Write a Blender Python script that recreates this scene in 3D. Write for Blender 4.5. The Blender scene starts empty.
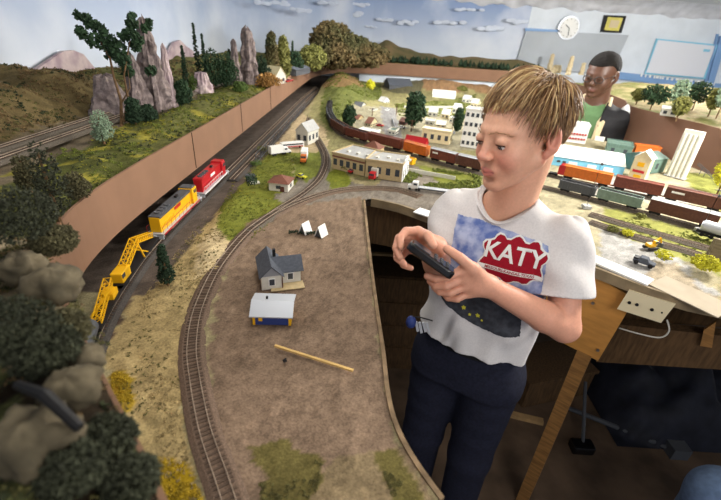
import bpy, bmesh, math, random
import numpy as np
from mathutils import Vector, Matrix, noise as mnoise
from mathutils.bvhtree import BVHTree
random.seed(7); np.random.seed(7)
PI = math.pi
scene = bpy.context.scene
COL = scene.collection

# ---------------------------------------------------------------- camera
FPX = 410.0; CAMH = 1.66
_nd = (310 - 360.5, 1000 - 250.0)
PITCH = math.atan(FPX / math.hypot(*_nd)); ROLL = math.atan2(_nd[0], _nd[1])
def ray(px, py):
    x = px - 360.5; y = py - 250.0
    cr, sr = math.cos(ROLL), math.sin(ROLL)
    u = x*cr - y*sr; v = x*sr + y*cr
    return Vector((u, FPX*math.cos(PITCH) - v*math.sin(PITCH), -FPX*math.sin(PITCH) - v*math.cos(PITCH)))
CAMP = Vector((0, 0, CAMH))
fw = ray(360.5, 250).normalized()
rt = (ray(361.5, 250) - ray(360.5, 250)).normalized()
up = rt.cross(fw)
cd = bpy.data.cameras.new('camera'); cam = bpy.data.objects.new('camera', cd); COL.objects.link(cam)
cam.matrix_world = Matrix(((rt.x, up.x, -fw.x, 0), (rt.y, up.y, -fw.y, 0), (rt.z, up.z, -fw.z, CAMH), (0, 0, 0, 1)))
cd.sensor_width = 36; cd.lens = FPX*36/721; cd.clip_start = 0.02; cd.clip_end = 60
cd.dof.use_dof = True; cd.dof.focus_distance = 1.12; cd.dof.aperture_fstop = 4.4
scene.camera = cam

# ---------------------------------------------------------------- world, lights, exposure
w = bpy.data.worlds.new('world'); scene.world = w; w.use_nodes = True
w.node_tree.nodes['Background'].inputs[0].default_value = (0.80, 0.86, 1.0, 1)
w.node_tree.nodes['Background'].inputs[1].default_value = 0.35
def area(name, loc, target, sx, sy, power, color):
    l = bpy.data.lights.new(name, 'AREA'); l.shape = 'RECTANGLE'; l.size = sx; l.size_y = sy
    l.energy = power; l.color = color
    o = bpy.data.objects.new(name, l); COL.objects.link(o); o.location = loc
    d = Vector(target) - Vector(loc); o.rotation_euler = d.to_track_quat('-Z', 'Y').to_euler(); return o
def point_fill(name, loc, power, color, r=.12):
    l = bpy.data.lights.new(name, 'POINT'); l.energy = power; l.color = color; l.shadow_soft_size = r
    o = bpy.data.objects.new(name, l); COL.objects.link(o); o.location = loc; return o
area('strobe_light', (1.75, 1.35, 2.02), (0.9, 1.9, 1.1), .35, .35, 44, (1, .96, .90))
point_fill('fill_point_left', (-.3, 3.2, 1.98), 12, (1, .97, .93))  # added point fill, out of view, brightens the far left corner
point_fill('fill_point_middle', (.7, 3.3, 2.02), 42, (1, .97, .94))  # added point fill for the far town and ceiling, no fitting
point_fill('fill_point_right', (2.9, 3.4, 2.03), 130, (1, .97, .95))  # added strong point fill that lifts the right back wall
area('fill_area_near', (-.15, .9, 2.08), (-.2, .9, 0), .8, .4, 5, (1, .97, .92))  # added area fill replacing ambient light the ceiling blocks
area('bounce_light', (.75, -.5, 2.0), (.28, 1.0, 1.2), .7, .5, 11, (1, .96, .92))
vs = scene.view_settings
vs.view_transform = 'Standard'; vs.look = 'None'; vs.gamma = 1; vs.exposure = 0.35
try: vs.use_curve_mapping = False
except Exception: pass

# ---------------------------------------------------------------- helpers
def s2l(c):
    return tuple(((v/255)/12.92 if v/255 <= .04045 else ((v/255+.055)/1.055)**2.4) for v in c)
def at(px, py, z):
    r = ray(px, py); return CAMP + r*((z-CAMH)/r.z)
def atx(px, py, x):
    r = ray(px, py); return CAMP + r*(x/r.x)
def aty(px, py, y):
    r = ray(px, py); return CAMP + r*(y/r.y)
def atd(px, py, D):
    return CAMP + ray(px, py)*(D/FPX)
MATS = {}
def mat(name, rgb, rough=.8, var=.0, scale=40, bump=0, metal=0, rgb2=None, emit=0, coords='Object', spec=.3, stretch=None, detail=4):
    if name in MATS: return MATS[name]
    m = bpy.data.materials.new(name); m.use_nodes = True; nt = m.node_tree; b = nt.nodes['Principled BSDF']
    c = s2l(rgb); b.inputs['Base Color'].default_value = (*c, 1); b.inputs['Roughness'].default_value = rough
    b.inputs['Metallic'].default_value = metal; b.inputs['Specular IOR Level'].default_value = spec
    if emit: b.inputs['Emission Color'].default_value = (*c, 1); b.inputs['Emission Strength'].default_value = emit
    if var or rgb2 or bump:
        tc = nt.nodes.new('ShaderNodeTexCoord'); mp = nt.nodes.new('ShaderNodeMapping'); nt.links.new(tc.outputs[coords], mp.inputs[0])
        if stretch: mp.inputs['Scale'].default_value = stretch
        n = nt.nodes.new('ShaderNodeTexNoise'); n.inputs['Scale'].default_value = scale; n.inputs['Detail'].default_value = detail
        nt.links.new(mp.outputs[0], n.inputs['Vector'])
        if var or rgb2:
            r = nt.nodes.new('ShaderNodeValToRGB'); nt.links.new(n.outputs['Fac'], r.inputs[0])
            c2 = s2l(rgb2) if rgb2 else tuple(min(1, v*(1+var)) for v in c)
            c1 = c if rgb2 else tuple(v*(1-var) for v in c)
            r.color_ramp.elements[0].position = .35; r.color_ramp.elements[1].position = .65
            r.color_ramp.elements[0].color = (*c1, 1); r.color_ramp.elements[1].color = (*c2, 1)
            nt.links.new(r.outputs[0], b.inputs['Base Color'])
        if bump:
            bp = nt.nodes.new('ShaderNodeBump'); bp.inputs['Strength'].default_value = .6; bp.inputs['Distance'].default_value = bump
            nt.links.new(n.outputs['Fac'], bp.inputs['Height']); nt.links.new(bp.outputs[0], b.inputs['Normal'])
    MATS[name] = m; return m
def attr_mat(name, rough=.9, scale=60, var=.3, bump=.002, detail=6, spec=.1, sss=0):
    if name in MATS: return MATS[name]
    m = bpy.data.materials.new(name); m.use_nodes = True; nt = m.node_tree; b = nt.nodes['Principled BSDF']
    b.inputs['Roughness'].default_value = rough; b.inputs['Specular IOR Level'].default_value = spec
    if sss:
        b.inputs['Subsurface Weight'].default_value = sss; b.inputs['Subsurface Radius'].default_value = (.01, .004, .002)
    a = nt.nodes.new('ShaderNodeAttribute'); a.attribute_name = 'Col'
    tc = nt.nodes.new('ShaderNodeTexCoord'); n = nt.nodes.new('ShaderNodeTexNoise'); n.inputs['Scale'].default_value = scale; n.inputs['Detail'].default_value = detail
    nt.links.new(tc.outputs['Object'], n.inputs['Vector'])
    mr = nt.nodes.new('ShaderNodeMapRange'); mr.inputs[1].default_value = .3; mr.inputs[2].default_value = .7
    mr.inputs[3].default_value = 1-var; mr.inputs[4].default_value = 1+var; nt.links.new(n.outputs['Fac'], mr.inputs[0])
    v = nt.nodes.new('ShaderNodeVectorMath'); v.operation = 'SCALE'; nt.links.new(a.outputs['Color'], v.inputs[0]); nt.links.new(mr.outputs[0], v.inputs['Scale'])
    nt.links.new(v.outputs[0], b.inputs['Base Color'])
    if bump:
        bp = nt.nodes.new('ShaderNodeBump'); bp.inputs['Strength'].default_value = .8; bp.inputs['Distance'].default_value = bump
        nt.links.new(n.outputs['Fac'], bp.inputs['Height']); nt.links.new(bp.outputs[0], b.inputs['Normal'])
    MATS[name] = m; return m
def P_(name, *rgb, **k): return mat(name, rgb, **k)

class MB:
    """collects shapes, then links them as one mesh object"""
    def __init__(s): s.v = []; s.f = []
    def add(s, vs, fs):
        o = len(s.v); s.v += [Vector(q) for q in vs]; s.f += [tuple(i+o for i in q) for q in fs]; return s
    def box(s, x0, x1, y0, y1, z0, z1, M=None):
        vs = [(x, y, z) for z in (z0, z1) for x, y in ((x0, y0), (x1, y0), (x1, y1), (x0, y1))]
        if M: vs = [M @ Vector(q) for q in vs]
        return s.add(vs, [(0, 3, 2, 1), (4, 5, 6, 7), (0, 1, 5, 4), (1, 2, 6, 5), (2, 3, 7, 6), (3, 0, 4, 7)])
    def cbox(s, c, d, M=None):
        return s.box(c[0]-d[0]/2, c[0]+d[0]/2, c[1]-d[1]/2, c[1]+d[1]/2, c[2]-d[2]/2, c[2]+d[2]/2, M)
    def tube(s, pts, rs, n=8, cap=True, flat=1):
        pts = [Vector(p) for p in pts]
        if not hasattr(rs, '__len__'): rs = [rs]*len(pts)
        vs = []; fs = []; pn = None
        for i, p in enumerate(pts):
            t = (pts[min(i+1, len(pts)-1)] - pts[max(i-1, 0)])
            t = t.normalized() if t.length > 1e-9 else Vector((0, 0, 1))
            if pn is None: a = t.orthogonal().normalized()
            else:
                a = pn - t*pn.dot(t); a = a.normalized() if a.length > 1e-6 else t.orthogonal().normalized()
            pn = a; b = t.cross(a)
            for k in range(n):
                an = 2*PI*k/n; vs.append(p + (a*math.cos(an) + b*math.sin(an)*flat)*rs[i])
        for i in range(len(pts)-1):
            for k in range(n): fs.append((i*n+k, i*n+(k+1) % n, (i+1)*n+(k+1) % n, (i+1)*n+k))
        if cap: fs.append(tuple(range(n-1, -1, -1))); fs.append(tuple((len(pts)-1)*n+k for k in range(n)))
        return s.add(vs, fs)
    def bar(s, a, b, w, h=None, upv=(0, 0, 1)):
        a = Vector(a); b = Vector(b); h = h or w; t = (b-a).normalized(); u = Vector(upv)
        if abs(t.dot(u)) > .98: u = Vector((1, 0, 0))
        r = t.cross(u).normalized(); u = r.cross(t); vs = []
        for p in (a, b):
            for i, j in ((-1, -1), (1, -1), (1, 1), (-1, 1)): vs.append(p + r*(i*w/2) + u*(j*h/2))
        return s.add(vs, [(0, 3, 2, 1), (4, 5, 6, 7), (0, 1, 5, 4), (1, 2, 6, 5), (2, 3, 7, 6), (3, 0, 4, 7)])
    def prism(s, poly, z0, z1, M=None):
        n = len(poly); vs = [(x, y, z0) for x, y in poly] + [(x, y, z1) for x, y in poly]
        if M: vs = [M @ Vector(q) for q in vs]
        return s.add(vs, [tuple(range(n-1, -1, -1)), tuple(range(n, 2*n))] + [(i, (i+1) % n, n+(i+1) % n, n+i) for i in range(n)])
    def xprism(s, poly, x0, x1):   # poly in (y,z), extruded along x
        return s.prism([(a, b) for a, b in poly], x0, x1, Matrix(((0, 0, 1, 0), (1, 0, 0, 0), (0, 1, 0, 0), (0, 0, 0, 1))))
    def yprism(s, poly, y0, y1):   # poly in (x,z)
        return s.prism([(a, b) for a, b in poly], -y1, -y0, Matrix(((1, 0, 0, 0), (0, 0, -1, 0), (0, 1, 0, 0), (0, 0, 0, 1))))
    def gable(s, x0, x1, y0, y1, z, h, ov=.003, th=.0015):  # ridge along x
        c = (y0+y1)/2; a, b = y0-ov, y1+ov
        return s.xprism([(a, z-ov*.6), (c, z+h), (b, z-ov*.6), (b, z-ov*.6+th), (c, z+h+th), (a, z-ov*.6+th)], x0-ov, x1+ov)
    def ball(s, c, r, n=8, m=6, rz=None, jit=0):
        rz = rz or r; c = Vector(c); vs = []; fs = []
        for j in range(m+1):
            t = PI*j/m
            for k in range(n):
                q = 1 + (random.uniform(-jit, jit) if jit else 0)
                a = 2*PI*k/n; vs.append(c + Vector((math.sin(t)*math.cos(a)*r*q, math.sin(t)*math.sin(a)*r*q, math.cos(t)*rz*q)))
        for j in range(m):
            for k in range(n): fs.append((j*n+k, (j+1)*n+k, (j+1)*n+(k+1) % n, j*n+(k+1) % n))
        return s.add(vs, fs)
    def leaves(s, c, R, n, size, top=False):
        c = Vector(c); R = Vector(R)
        for _ in range(n):
            d = Vector((random.gauss(0, 1), random.gauss(0, 1), random.gauss(0, 1))).normalized()*(random.random()**.35)
            p = c + Vector((d.x*R.x, d.y*R.y, d.z*R.z))
            a = Vector((random.gauss(0, 1), random.gauss(0, 1), random.gauss(0, 1))).normalized()
            b = a.orthogonal().normalized()
            q = size*random.uniform(.6, 1.3)
            s.add([p+a*q, p-a*q*.6+b*q*.7, p-a*q*.6-b*q*.7, p+a.cross(b)*q*.8], [(0, 1, 2), (0, 3, 1), (1, 3, 2), (2, 3, 0)])
        return s
    def build(s, name, m, parent=None, smooth=False, loc=None, rotz=None, bevel=0):
        me = bpy.data.meshes.new(name); me.from_pydata([tuple(q) for q in s.v], [], s.f); me.validate(); me.update()
        if smooth: me.polygons.foreach_set('use_smooth', [True]*len(me.polygons))
        if m: me.materials.append(m)
        o = bpy.data.objects.new(name, me); COL.objects.link(o)
        if parent: o.parent = parent
        if loc is not None: o.location = loc
        if rotz is not None: o.rotation_euler.z = rotz
        if bevel:
            bv = o.modifiers.new('bevel', 'BEVEL'); bv.width = bevel; bv.segments = 2; bv.limit_method = 'ANGLE'
        return o
def tag(o, label=None, cat=None, group=None, kind=None):
    if label: o['label'] = label
    if cat: o['category'] = cat
    if group: o['group'] = group
    if kind: o['kind'] = kind
    return o
def empty(name, label, cat, loc=(0, 0, 0), rz=0, group=None):
    o = bpy.data.objects.new(name, None); COL.objects.link(o); o.location = loc; o.rotation_euler.z = rz; o.empty_display_size = .02
    return tag(o, label, cat, group)
def struct(o): o['kind'] = 'structure'; return o
def copy_tree(o, parent=None):
    c = o.copy(); COL.objects.link(c); c.parent = parent
    for ch in [q for q in bpy.data.objects if q.parent == o]: copy_tree(ch, c)
    return c
def spline(pts, step, closed=False):
    pts = [Vector(p) for p in pts]; out = []; n = len(pts)
    for i in range(n-1):
        p0 = pts[max(i-1, 0)]; p1 = pts[i]; p2 = pts[i+1]; p3 = pts[min(i+2, n-1)]
        k = max(2, int((p2-p1).length/step))
        for j in range(k):
            t = j/k; t2 = t*t; t3 = t2*t
            out.append(.5*((2*p1) + (p2-p0)*t + (2*p0-5*p1+4*p2-p3)*t2 + (3*p1-p0-3*p2+p3)*t3))
    out.append(pts[-1]); return out
def inpoly(X, Y, poly):
    r = np.zeros(X.shape, bool); n = len(poly); j = n-1
    for i in range(n):
        xi, yi = poly[i][0], poly[i][1]; xj, yj = poly[j][0], poly[j][1]
        c = ((yi > Y) != (yj > Y)) & (X < (xj-xi)*(Y-yi)/(yj-yi+1e-12)+xi); r ^= c; j = i
    return r
def fnoise(X, Y, s, seed=0, oct=4):
    """smooth fractal value noise on arrays"""
    out = np.zeros(X.shape); amp = 1; tot = 0
    for o in range(oct):
        x = X*s+seed*17.3+o*31.7; y = Y*s+seed*9.1+o*11.9
        xi = np.floor(x).astype(np.int64); yi = np.floor(y).astype(np.int64); fx = x-xi; fy = y-yi
        fx = fx*fx*(3-2*fx); fy = fy*fy*(3-2*fy)
        def h(a, b):
            q = (a*374761393 + b*668265263 + seed*974711) & 0x7fffffff; q = ((q ^ (q >> 13))*1274126177) & 0x7fffffff
            return ((q ^ (q >> 16)) & 0xffff)/65535.0
        v = (h(xi, yi)*(1-fx)+h(xi+1, yi)*fx)*(1-fy) + (h(xi, yi+1)*(1-fx)+h(xi+1, yi+1)*fx)*fy
        out += v*amp; tot += amp; amp *= .5; s *= 2.03
    return out/tot*2-1
def set_col(me, cols):
    a = me.color_attributes.new('Col', 'FLOAT_COLOR', 'POINT'); arr = np.ones((len(me.vertices), 4), np.float32); arr[:, :3] = cols
    a.data.foreach_set('color', arr.ravel())
def smstep(a, b, x): t = np.clip((x-a)/(b-a), 0, 1); return t*t*(3-2*t)
# ================================================================ THE SETTING
def proj(p):
    d = Vector(p) - CAMP; dep = d.dot(fw); return (360.5 + FPX*d.dot(rt)/dep, 250 - FPX*d.dot(up)/dep)
def zat(b, py):
    lo, hi = b[2]-.3, b[2]+1.5
    for _ in range(30):
        m = (lo+hi)/2
        if proj((b[0], b[1], m))[1] > py: lo = m
        else: hi = m
    return lo
LZ = 1.10; UZ = 1.31
XL = -1.6; YB = 6.0; XR = 5.2; CZ = 2.13
m_floor = mat('concrete floor', (92, 74, 58), .7, .35, 6, .004, coords='Object')
struct(MB().box(XL-.3, XR, -1.6, YB+.1, -.06, 0).build('floor', m_floor))
struct(MB().box(XL-.3, XR, -1.0, YB+.1, CZ, CZ+.05).build('ceiling', mat('ceiling white', (236, 238, 240), .9, .03, 30, .004)))
m_wall = mat('right wall paint', (208, 215, 222), .9, .05, 5, .003)
struct(MB().box(1.93, XR, YB, YB+.08, 0, CZ).build('wall_back', m_wall))
struct(MB().box(XR, XR+.08, .5, YB+.08, 0, CZ).build('wall_right', m_wall))
# painted sky backdrop, a curved sheet from the left wall round to the back wall
def sky_mat():
    if 'painted sky' in MATS: return MATS['painted sky']
    m = mat('painted sky', (150, 172, 205), .95); nt = m.node_tree; b = nt.nodes['Principled BSDF']
    tc = nt.nodes.new('ShaderNodeTexCoord'); sp = nt.nodes.new('ShaderNodeSeparateXYZ'); nt.links.new(tc.outputs['Object'], sp.inputs[0])
    mr = nt.nodes.new('ShaderNodeMapRange'); mr.inputs[1].default_value = 1.3; mr.inputs[2].default_value = 2.0; nt.links.new(sp.outputs['Z'], mr.inputs[0])
    r = nt.nodes.new('ShaderNodeValToRGB'); nt.links.new(mr.outputs[0], r.inputs[0])
    r.color_ramp.elements[0].color = (*s2l((204, 211, 220)), 1); r.color_ramp.elements[1].color = (*s2l((134, 154, 190)), 1)
    n = nt.nodes.new('ShaderNodeTexNoise'); n.inputs['Scale'].default_value = 1.6; n.inputs['Detail'].default_value = 5; nt.links.new(tc.outputs['Object'], n.inputs['Vector'])
    r2 = nt.nodes.new('ShaderNodeValToRGB'); nt.links.new(n.outputs['Fac'], r2.inputs[0]); r2.color_ramp.elements[0].position = .45; r2.color_ramp.elements[1].position = .75
    r2.color_ramp.elements[0].color = (0, 0, 0, 1); r2.color_ramp.elements[1].color = (.6, .6, .6, 1)
    mx = nt.nodes.new('ShaderNodeMix'); mx.data_type = 'RGBA'; nt.links.new(r2.outputs[0], mx.inputs['Factor']); nt.links.new(r.outputs[0], mx.inputs['A'])
    mx.inputs['B'].default_value = (*s2l((232, 234, 236)), 1); nt.links.new(mx.outputs['Result'], b.inputs['Base Color']); return m
curve = [(XL, -.8), (XL, 0), (XL, 2), (XL, 4.2)]
for k in range(1, 13):
    a = PI - (PI/2)*k/12; curve.append((XL+1.8+1.8*math.cos(a), 4.2+1.8*math.sin(a)))
curve += [(1.0, YB), (1.93, YB)]
full = curve
for nm_, curve in (('wall_left', full[:4]), ('wall_corner', full[3:])):
  mb = MB(); n = len(curve); sd = nm_ == 'wall_left'
  for i, (x, y) in enumerate(curve): mb.v += [Vector((x, y, 0)), Vector((x, y, CZ)), Vector((x-.03 if sd or not i else x, y if sd or not i else y+.05, CZ)), Vector((x-.03 if sd or not i else x, y if sd or not i else y+.05, 0))]
  for i in range(n-1):
    for a in range(4): mb.f.append((4*i+a, 4*i+(a+1) % 4, 4*i+4+(a+1) % 4, 4*i+4+a))
  struct(mb.build(nm_, sky_mat(), smooth=False))
# rough plaster cove where wall meets ceiling
cv = []
mb = MB(); prof = [(0, -.14), (.03, -.12), (.05, -.08), (.09, -.045), (.16, -.02), (.2, 0)]
path = spline([(XL, 3.0, 0), (XL, 4.2, 0), (-1.3, 5.2, 0), (-.6, 5.78, 0), (.2, YB, 0), (1.5, YB, 0), (3, YB, 0), (XR, YB, 0)], .05)
for i, p in enumerate(path):
    t = (path[min(i+1, len(path)-1)]-path[max(i-1, 0)]).normalized(); nn = Vector((t.y, -t.x, 0))
    for j, (o, z) in enumerate(prof):
        q = mnoise.noise(Vector((p.x*5, p.y*5, j*.7)))*.05
        mb.v.append(Vector((p.x, p.y, CZ+z+q*(j < 4))) + nn*(o+q*.4*(0 < j < 5)))
for i in range(len(path)-1):
    for j in range(len(prof)-1): mb.f.append((i*6+j, i*6+j+1, i*6+7+j, i*6+6+j))
struct(mb.build('trim_1', mat('rough grey plaster', (206, 207, 212), .95, .12, 8, .01), smooth=True))

# ---------------------------------------------------------------- deck terrain
def dedup(poly):
    return [(p[0], p[1]) for p in poly]
edge_px = [(440, 500), (413, 462), (395, 428), (386, 395), (381, 350), (374, 300), (368, 250), (363, 199), (372, 198), (400, 204), (440, 218), (480, 231), (540, 248), (602, 269), (650, 287), (721, 306)]
edge_w = [at(x, y, LZ) for x, y in edge_px]
lower_outline = [(-.72, .08), (.2, .08), (.16, .22)] + [(p.x, p.y) for p in edge_w] + [(1.25, .82), (2.5, .8), (2.5, 5.45), (-.75, 5.45)]
hole = [(1.08, 2.78), (1.74, 2.78), (1.74, 3.7), (1.08, 3.7)]
lower_regions = []   # (polygon in world, colour)
def reg(color, *px, z=LZ): lower_regions.append(([tuple(at(a, b, z)[:2]) for a, b in px], color))
reg((128, 122, 84), (300, 130), (330, 75), (540, 80), (545, 200), (440, 190), (330, 175))
reg((150, 142, 116), (540, 80), (721, 120), (721, 300), (600, 260), (540, 240))
reg((90, 94, 50), (318, 118), (328, 84), (380, 84), (382, 100), (352, 112), (348, 128), (330, 132))
reg((106, 108, 62), (395, 104), (475, 98), (475, 118), (430, 124), (398, 116))
reg((136, 130, 108), (350, 112), (395, 108), (480, 120), (480, 150), (420, 150), (350, 126))
reg((122, 120, 118), (380, 108), (395, 108), (402, 138), (385, 135))
reg((112, 116, 50), (395, 160), (480, 176), (480, 196), (405, 184))
reg((120, 112, 102), (270, 186), (300, 172), (330, 176), (372, 186), (410, 160), (450, 190), (452, 222), (362, 199), (300, 205), (262, 210))
reg((106, 112, 40), (325, 172), (345, 166), (352, 184), (330, 190))
reg((168, 150, 118), (250, 150), (268, 128), (300, 112), (326, 130), (328, 150), (290, 158))
reg((104, 108, 42), (214, 222), (232, 182), (258, 150), (292, 152), (296, 184), (272, 196), (284, 204), (262, 232), (236, 246), (222, 238))
reg((102, 108, 44), (292, 152), (322, 152), (324, 172), (304, 182), (296, 174))
reg((150, 132, 92), (128, 520), (108, 380), (104, 345), (150, 272), (206, 206), (224, 196), (216, 222), (224, 240), (240, 248), (206, 290), (186, 340), (182, 400), (205, 520))
reg((176, 158, 122), (196, 246), (216, 226), (232, 246), (222, 262), (196, 280))
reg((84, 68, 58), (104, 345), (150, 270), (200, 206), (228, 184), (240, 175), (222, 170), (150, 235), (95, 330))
reg((150, 124, 26), (150, 520), (140, 470), (165, 452), (196, 470), (205, 520))
reg((146, 122, 40), (112, 400), (110, 370), (128, 372), (134, 400), (124, 412))
reg((120, 101, 84), (248, 222), (300, 204), (363, 196), (368, 250), (381, 350), (395, 430), (440, 500), (445, 540), (240, 540), (224, 470), (212, 400), (208, 350), (218, 290))
reg((126, 110, 84), (330, 458), (400, 448), (440, 500), (450, 540), (310, 540), (318, 490))
reg((96, 88, 50), (250, 448), (285, 440), (325, 462), (318, 490), (300, 530), (262, 530), (262, 470))
reg((96, 88, 50), (375, 450), (395, 446), (430, 500), (440, 530), (392, 510))
reg((150, 146, 138), (588, 196), (600, 172), (700, 196), (706, 204), (640, 200))
reg((150, 148, 144), (600, 226), (650, 246), (690, 262), (690, 276), (721, 290), (721, 320), (600, 285))
reg((124, 124, 66), (604, 206), (721, 236), (721, 274), (690, 262), (650, 246), (604, 226))
reg((150, 138, 118), (655, 262), (680, 262), (700, 290), (721, 296), (721, 312), (640, 290))
reg((116, 118, 62), (680, 170), (721, 175), (721, 215), (705, 205))
bumps = []   # (x, y, rx, ry, h, colour or None)
def bump(px, py, rx, ry, h, col=None, z=LZ):
    p = at(px, py, z); bumps.append((p.x, p.y, rx, ry, h, col))
bump(347, 104, .22, .55, .085); bump(343, 90, .2, .5, .14, (122, 98, 66)); bump(438, 92, .30, .3, .12, (128, 100, 72)); bump(482, 94, .30, .28, .09, (128, 100, 72))
bump(402, 90, .2, .4, .05, (84, 80, 60)); bump(284, 122, .05, .25, .03, (150, 140, 98))
bump(235, 205, .06, .14, .012); bump(210, 255, .035, .07, .018)
def grid_terrain(name, xs, ys, outline, holes, hfun, cfun, material, smooth=True):
    X, Y = np.meshgrid(xs, ys); nx, ny = len(xs), len(ys)
    keepv = None
    cx = (X[:-1, :-1]+X[1:, 1:])/2; cy = (Y[:-1, :-1]+Y[1:, 1:])/2
    keep = inpoly(cx, cy, outline)
    for h in holes: keep &= ~inpoly(cx, cy, h)
    cnt = np.zeros(X.shape, int)
    for a, b in ((0, 0), (0, 1), (1, 0), (1, 1)): cnt[a:ny-1+a, b:nx-1+b] += keep
    bd = (cnt > 0) & (cnt < 4)
    segs = []
    for poly in [outline]+list(holes):
        for i in range(len(poly)): segs.append((poly[i], poly[(i+1) % len(poly)]))
    bx, by = X[bd], Y[bd]; best = np.full(bx.shape, 1e9); nx_, ny_ = bx.copy(), by.copy()
    for (ax, ay), (bx2, by2) in segs:
        dx, dy = bx2-ax, by2-ay; t = np.clip(((bx-ax)*dx+(by-ay)*dy)/(dx*dx+dy*dy+1e-12), 0, 1)
        qx, qy = ax+t*dx, ay+t*dy; d = (bx-qx)**2+(by-qy)**2; s = d < best
        best[s] = d[s]; nx_[s] = qx[s]; ny_[s] = qy[s]
    X[bd] = nx_; Y[bd] = ny_
    Z = hfun(X, Y); C = cfun(X, Y, Z)
    idx = np.full(X.shape, -1); m = cnt > 0; idx[m] = np.arange(m.sum())
    vs = np.stack([X[m], Y[m], Z[m]], 1); k = keep
    f = np.stack([idx[:-1, :-1][k], idx[:-1, 1:][k], idx[1:, 1:][k], idx[1:, :-1][k]], 1)
    me = bpy.data.meshes.new(name); me.vertices.add(len(vs)); me.vertices.foreach_set('co', vs.astype(np.float32).ravel())
    me.loops.add(f.size); me.loops.foreach_set('vertex_index', f.astype(np.int32).ravel())
    me.polygons.add(len(f)); me.polygons.foreach_set('loop_start', np.arange(0, f.size, 4, dtype=np.int32)); me.update(calc_edges=True)
    if smooth: me.polygons.foreach_set('use_smooth', [True]*len(f))
    set_col(me, C[m]); me.materials.append(material)
    o = bpy.data.objects.new(name, me); COL.objects.link(o); return o
def nonuni(a, b, s0, g, pivot):
    out = [pivot]; s = s0; q = pivot
    while q < b: s = s0 + g*abs(q-pivot); q += s; out.append(min(q, b))
    q = pivot; lo = []
    while q > a: s = s0 + g*abs(q-pivot); q -= s; lo.append(max(q, a))
    return np.array(lo[::-1]+out)
def colours(X, Y, regions, base, jit=.012):
    C = np.zeros(X.shape+(3,)); C[:] = s2l(base)
    jx = fnoise(X, Y, 45, 3)*jit*(1+Y*.4); jy = fnoise(X, Y, 45, 5)*jit*(1+Y*.4)
    for poly, col in regions: C[inpoly(X+jx, Y+jy, poly)] = s2l(col)
    return C
def low_h(X, Y):
    Z = LZ + fnoise(X, Y, 30, 1)*.0022 + fnoise(X, Y, 160, 2)*.0012 + (fnoise(X*2.2, Y*.55, 34, 12)*.0020)*((X > -.32) & (Y < 1.5))
    em = smstep(-.50, -.44, X)*smstep(-.20, -.30, X)*(Y < 1.4); Z += em*(.006*fnoise(X, Y, 40, 14)+.003*fnoise(X, Y, 110, 15))
    for bx, by, rx, ry, h, c in bumps: Z += h*np.exp(-((X-bx)/rx)**2-((Y-by)/ry)**2)*(1+.25*fnoise(X, Y, 9, 4))
    cor = smstep(-.455, -.485, X); Z = Z*(1-cor) + (LZ-.001)*cor
    return Z - .003
def low_c(X, Y, Z):
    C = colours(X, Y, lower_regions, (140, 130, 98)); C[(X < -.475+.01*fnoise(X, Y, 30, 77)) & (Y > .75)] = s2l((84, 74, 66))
    for bx, by, rx, ry, h, c in bumps:
        if c and by > 2.5: C[(((X-bx)/rx)**2+((Y-by)/ry)**2) < 1.1] = s2l(c)
    n1 = fnoise(X, Y, 22, 8); n2 = fnoise(X, Y, 70, 9)
    n3 = fnoise(X, Y, 200, 19, 2)
    C *= (1+.28*n1+.32*n2+.3*n3)[..., None]
    return np.clip(C, 0, 1)
m_ter = attr_mat('layout scenery', .95, 260, .28, .0012)
xs = nonuni(-.75, 2.55, .0045, .010, -.1); ys = nonuni(.05, 5.5, .0045, .009, .3)
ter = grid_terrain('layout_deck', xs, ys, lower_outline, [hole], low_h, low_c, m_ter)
tag(ter, 'lower layout deck with brown plaster, grass and gravel roads', 'model railway layout')
def strip(poly, z0, z1, th, name, m, parent=None, closed=False, both=True):
    """upright ribbon following a plan line"""
    pts = [Vector((p[0], p[1], 0)) for p in poly]; mb = MB(); n = len(pts)
    for i, p in enumerate(pts):
        t = (pts[min(i+1, n-1)]-pts[max(i-1, 0)]).normalized(); nn = Vector((t.y, -t.x, 0))*th
        za, zb = (z0, z1) if not callable(z1) else (z0, z1(p))
        mb.v += [p+Vector((0, 0, za)), p+Vector((0, 0, zb)), p+nn+Vector((0, 0, zb)), p+nn+Vector((0, 0, za))]
    for i in range(n-1):
        for a in range(4): mb.f.append((4*i+a, 4*i+(a+1) % 4, 4*i+4+(a+1) % 4, 4*i+4+a))
    mb.f += [(0, 1, 2, 3), (4*n-1, 4*n-2, 4*n-3, 4*n-4)]
    return mb.build(name, m, parent)
m_edge = mat('plaster edge', (122, 102, 78), .95, .35, 30, .004)
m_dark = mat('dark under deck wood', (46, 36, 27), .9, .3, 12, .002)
e1 = spline([(p.x, p.y, 0) for p in edge_w[:8]], .02)
strip([(p.x, p.y) for p in e1], LZ-.055, LZ+.001, .008, 'plaster_edge', m_edge, ter)
e2 = [(p.x, p.y) for p in spline([(p.x, p.y, 0) for p in edge_w[8:]]+[(1.25, .82, 0), (2.5, .8, 0)], .05)]
strip(e2, LZ-.03, LZ+.001, .010, 'deck_rim', mat('deck rim', (128, 112, 86), .8, .2, 20), ter)
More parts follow.
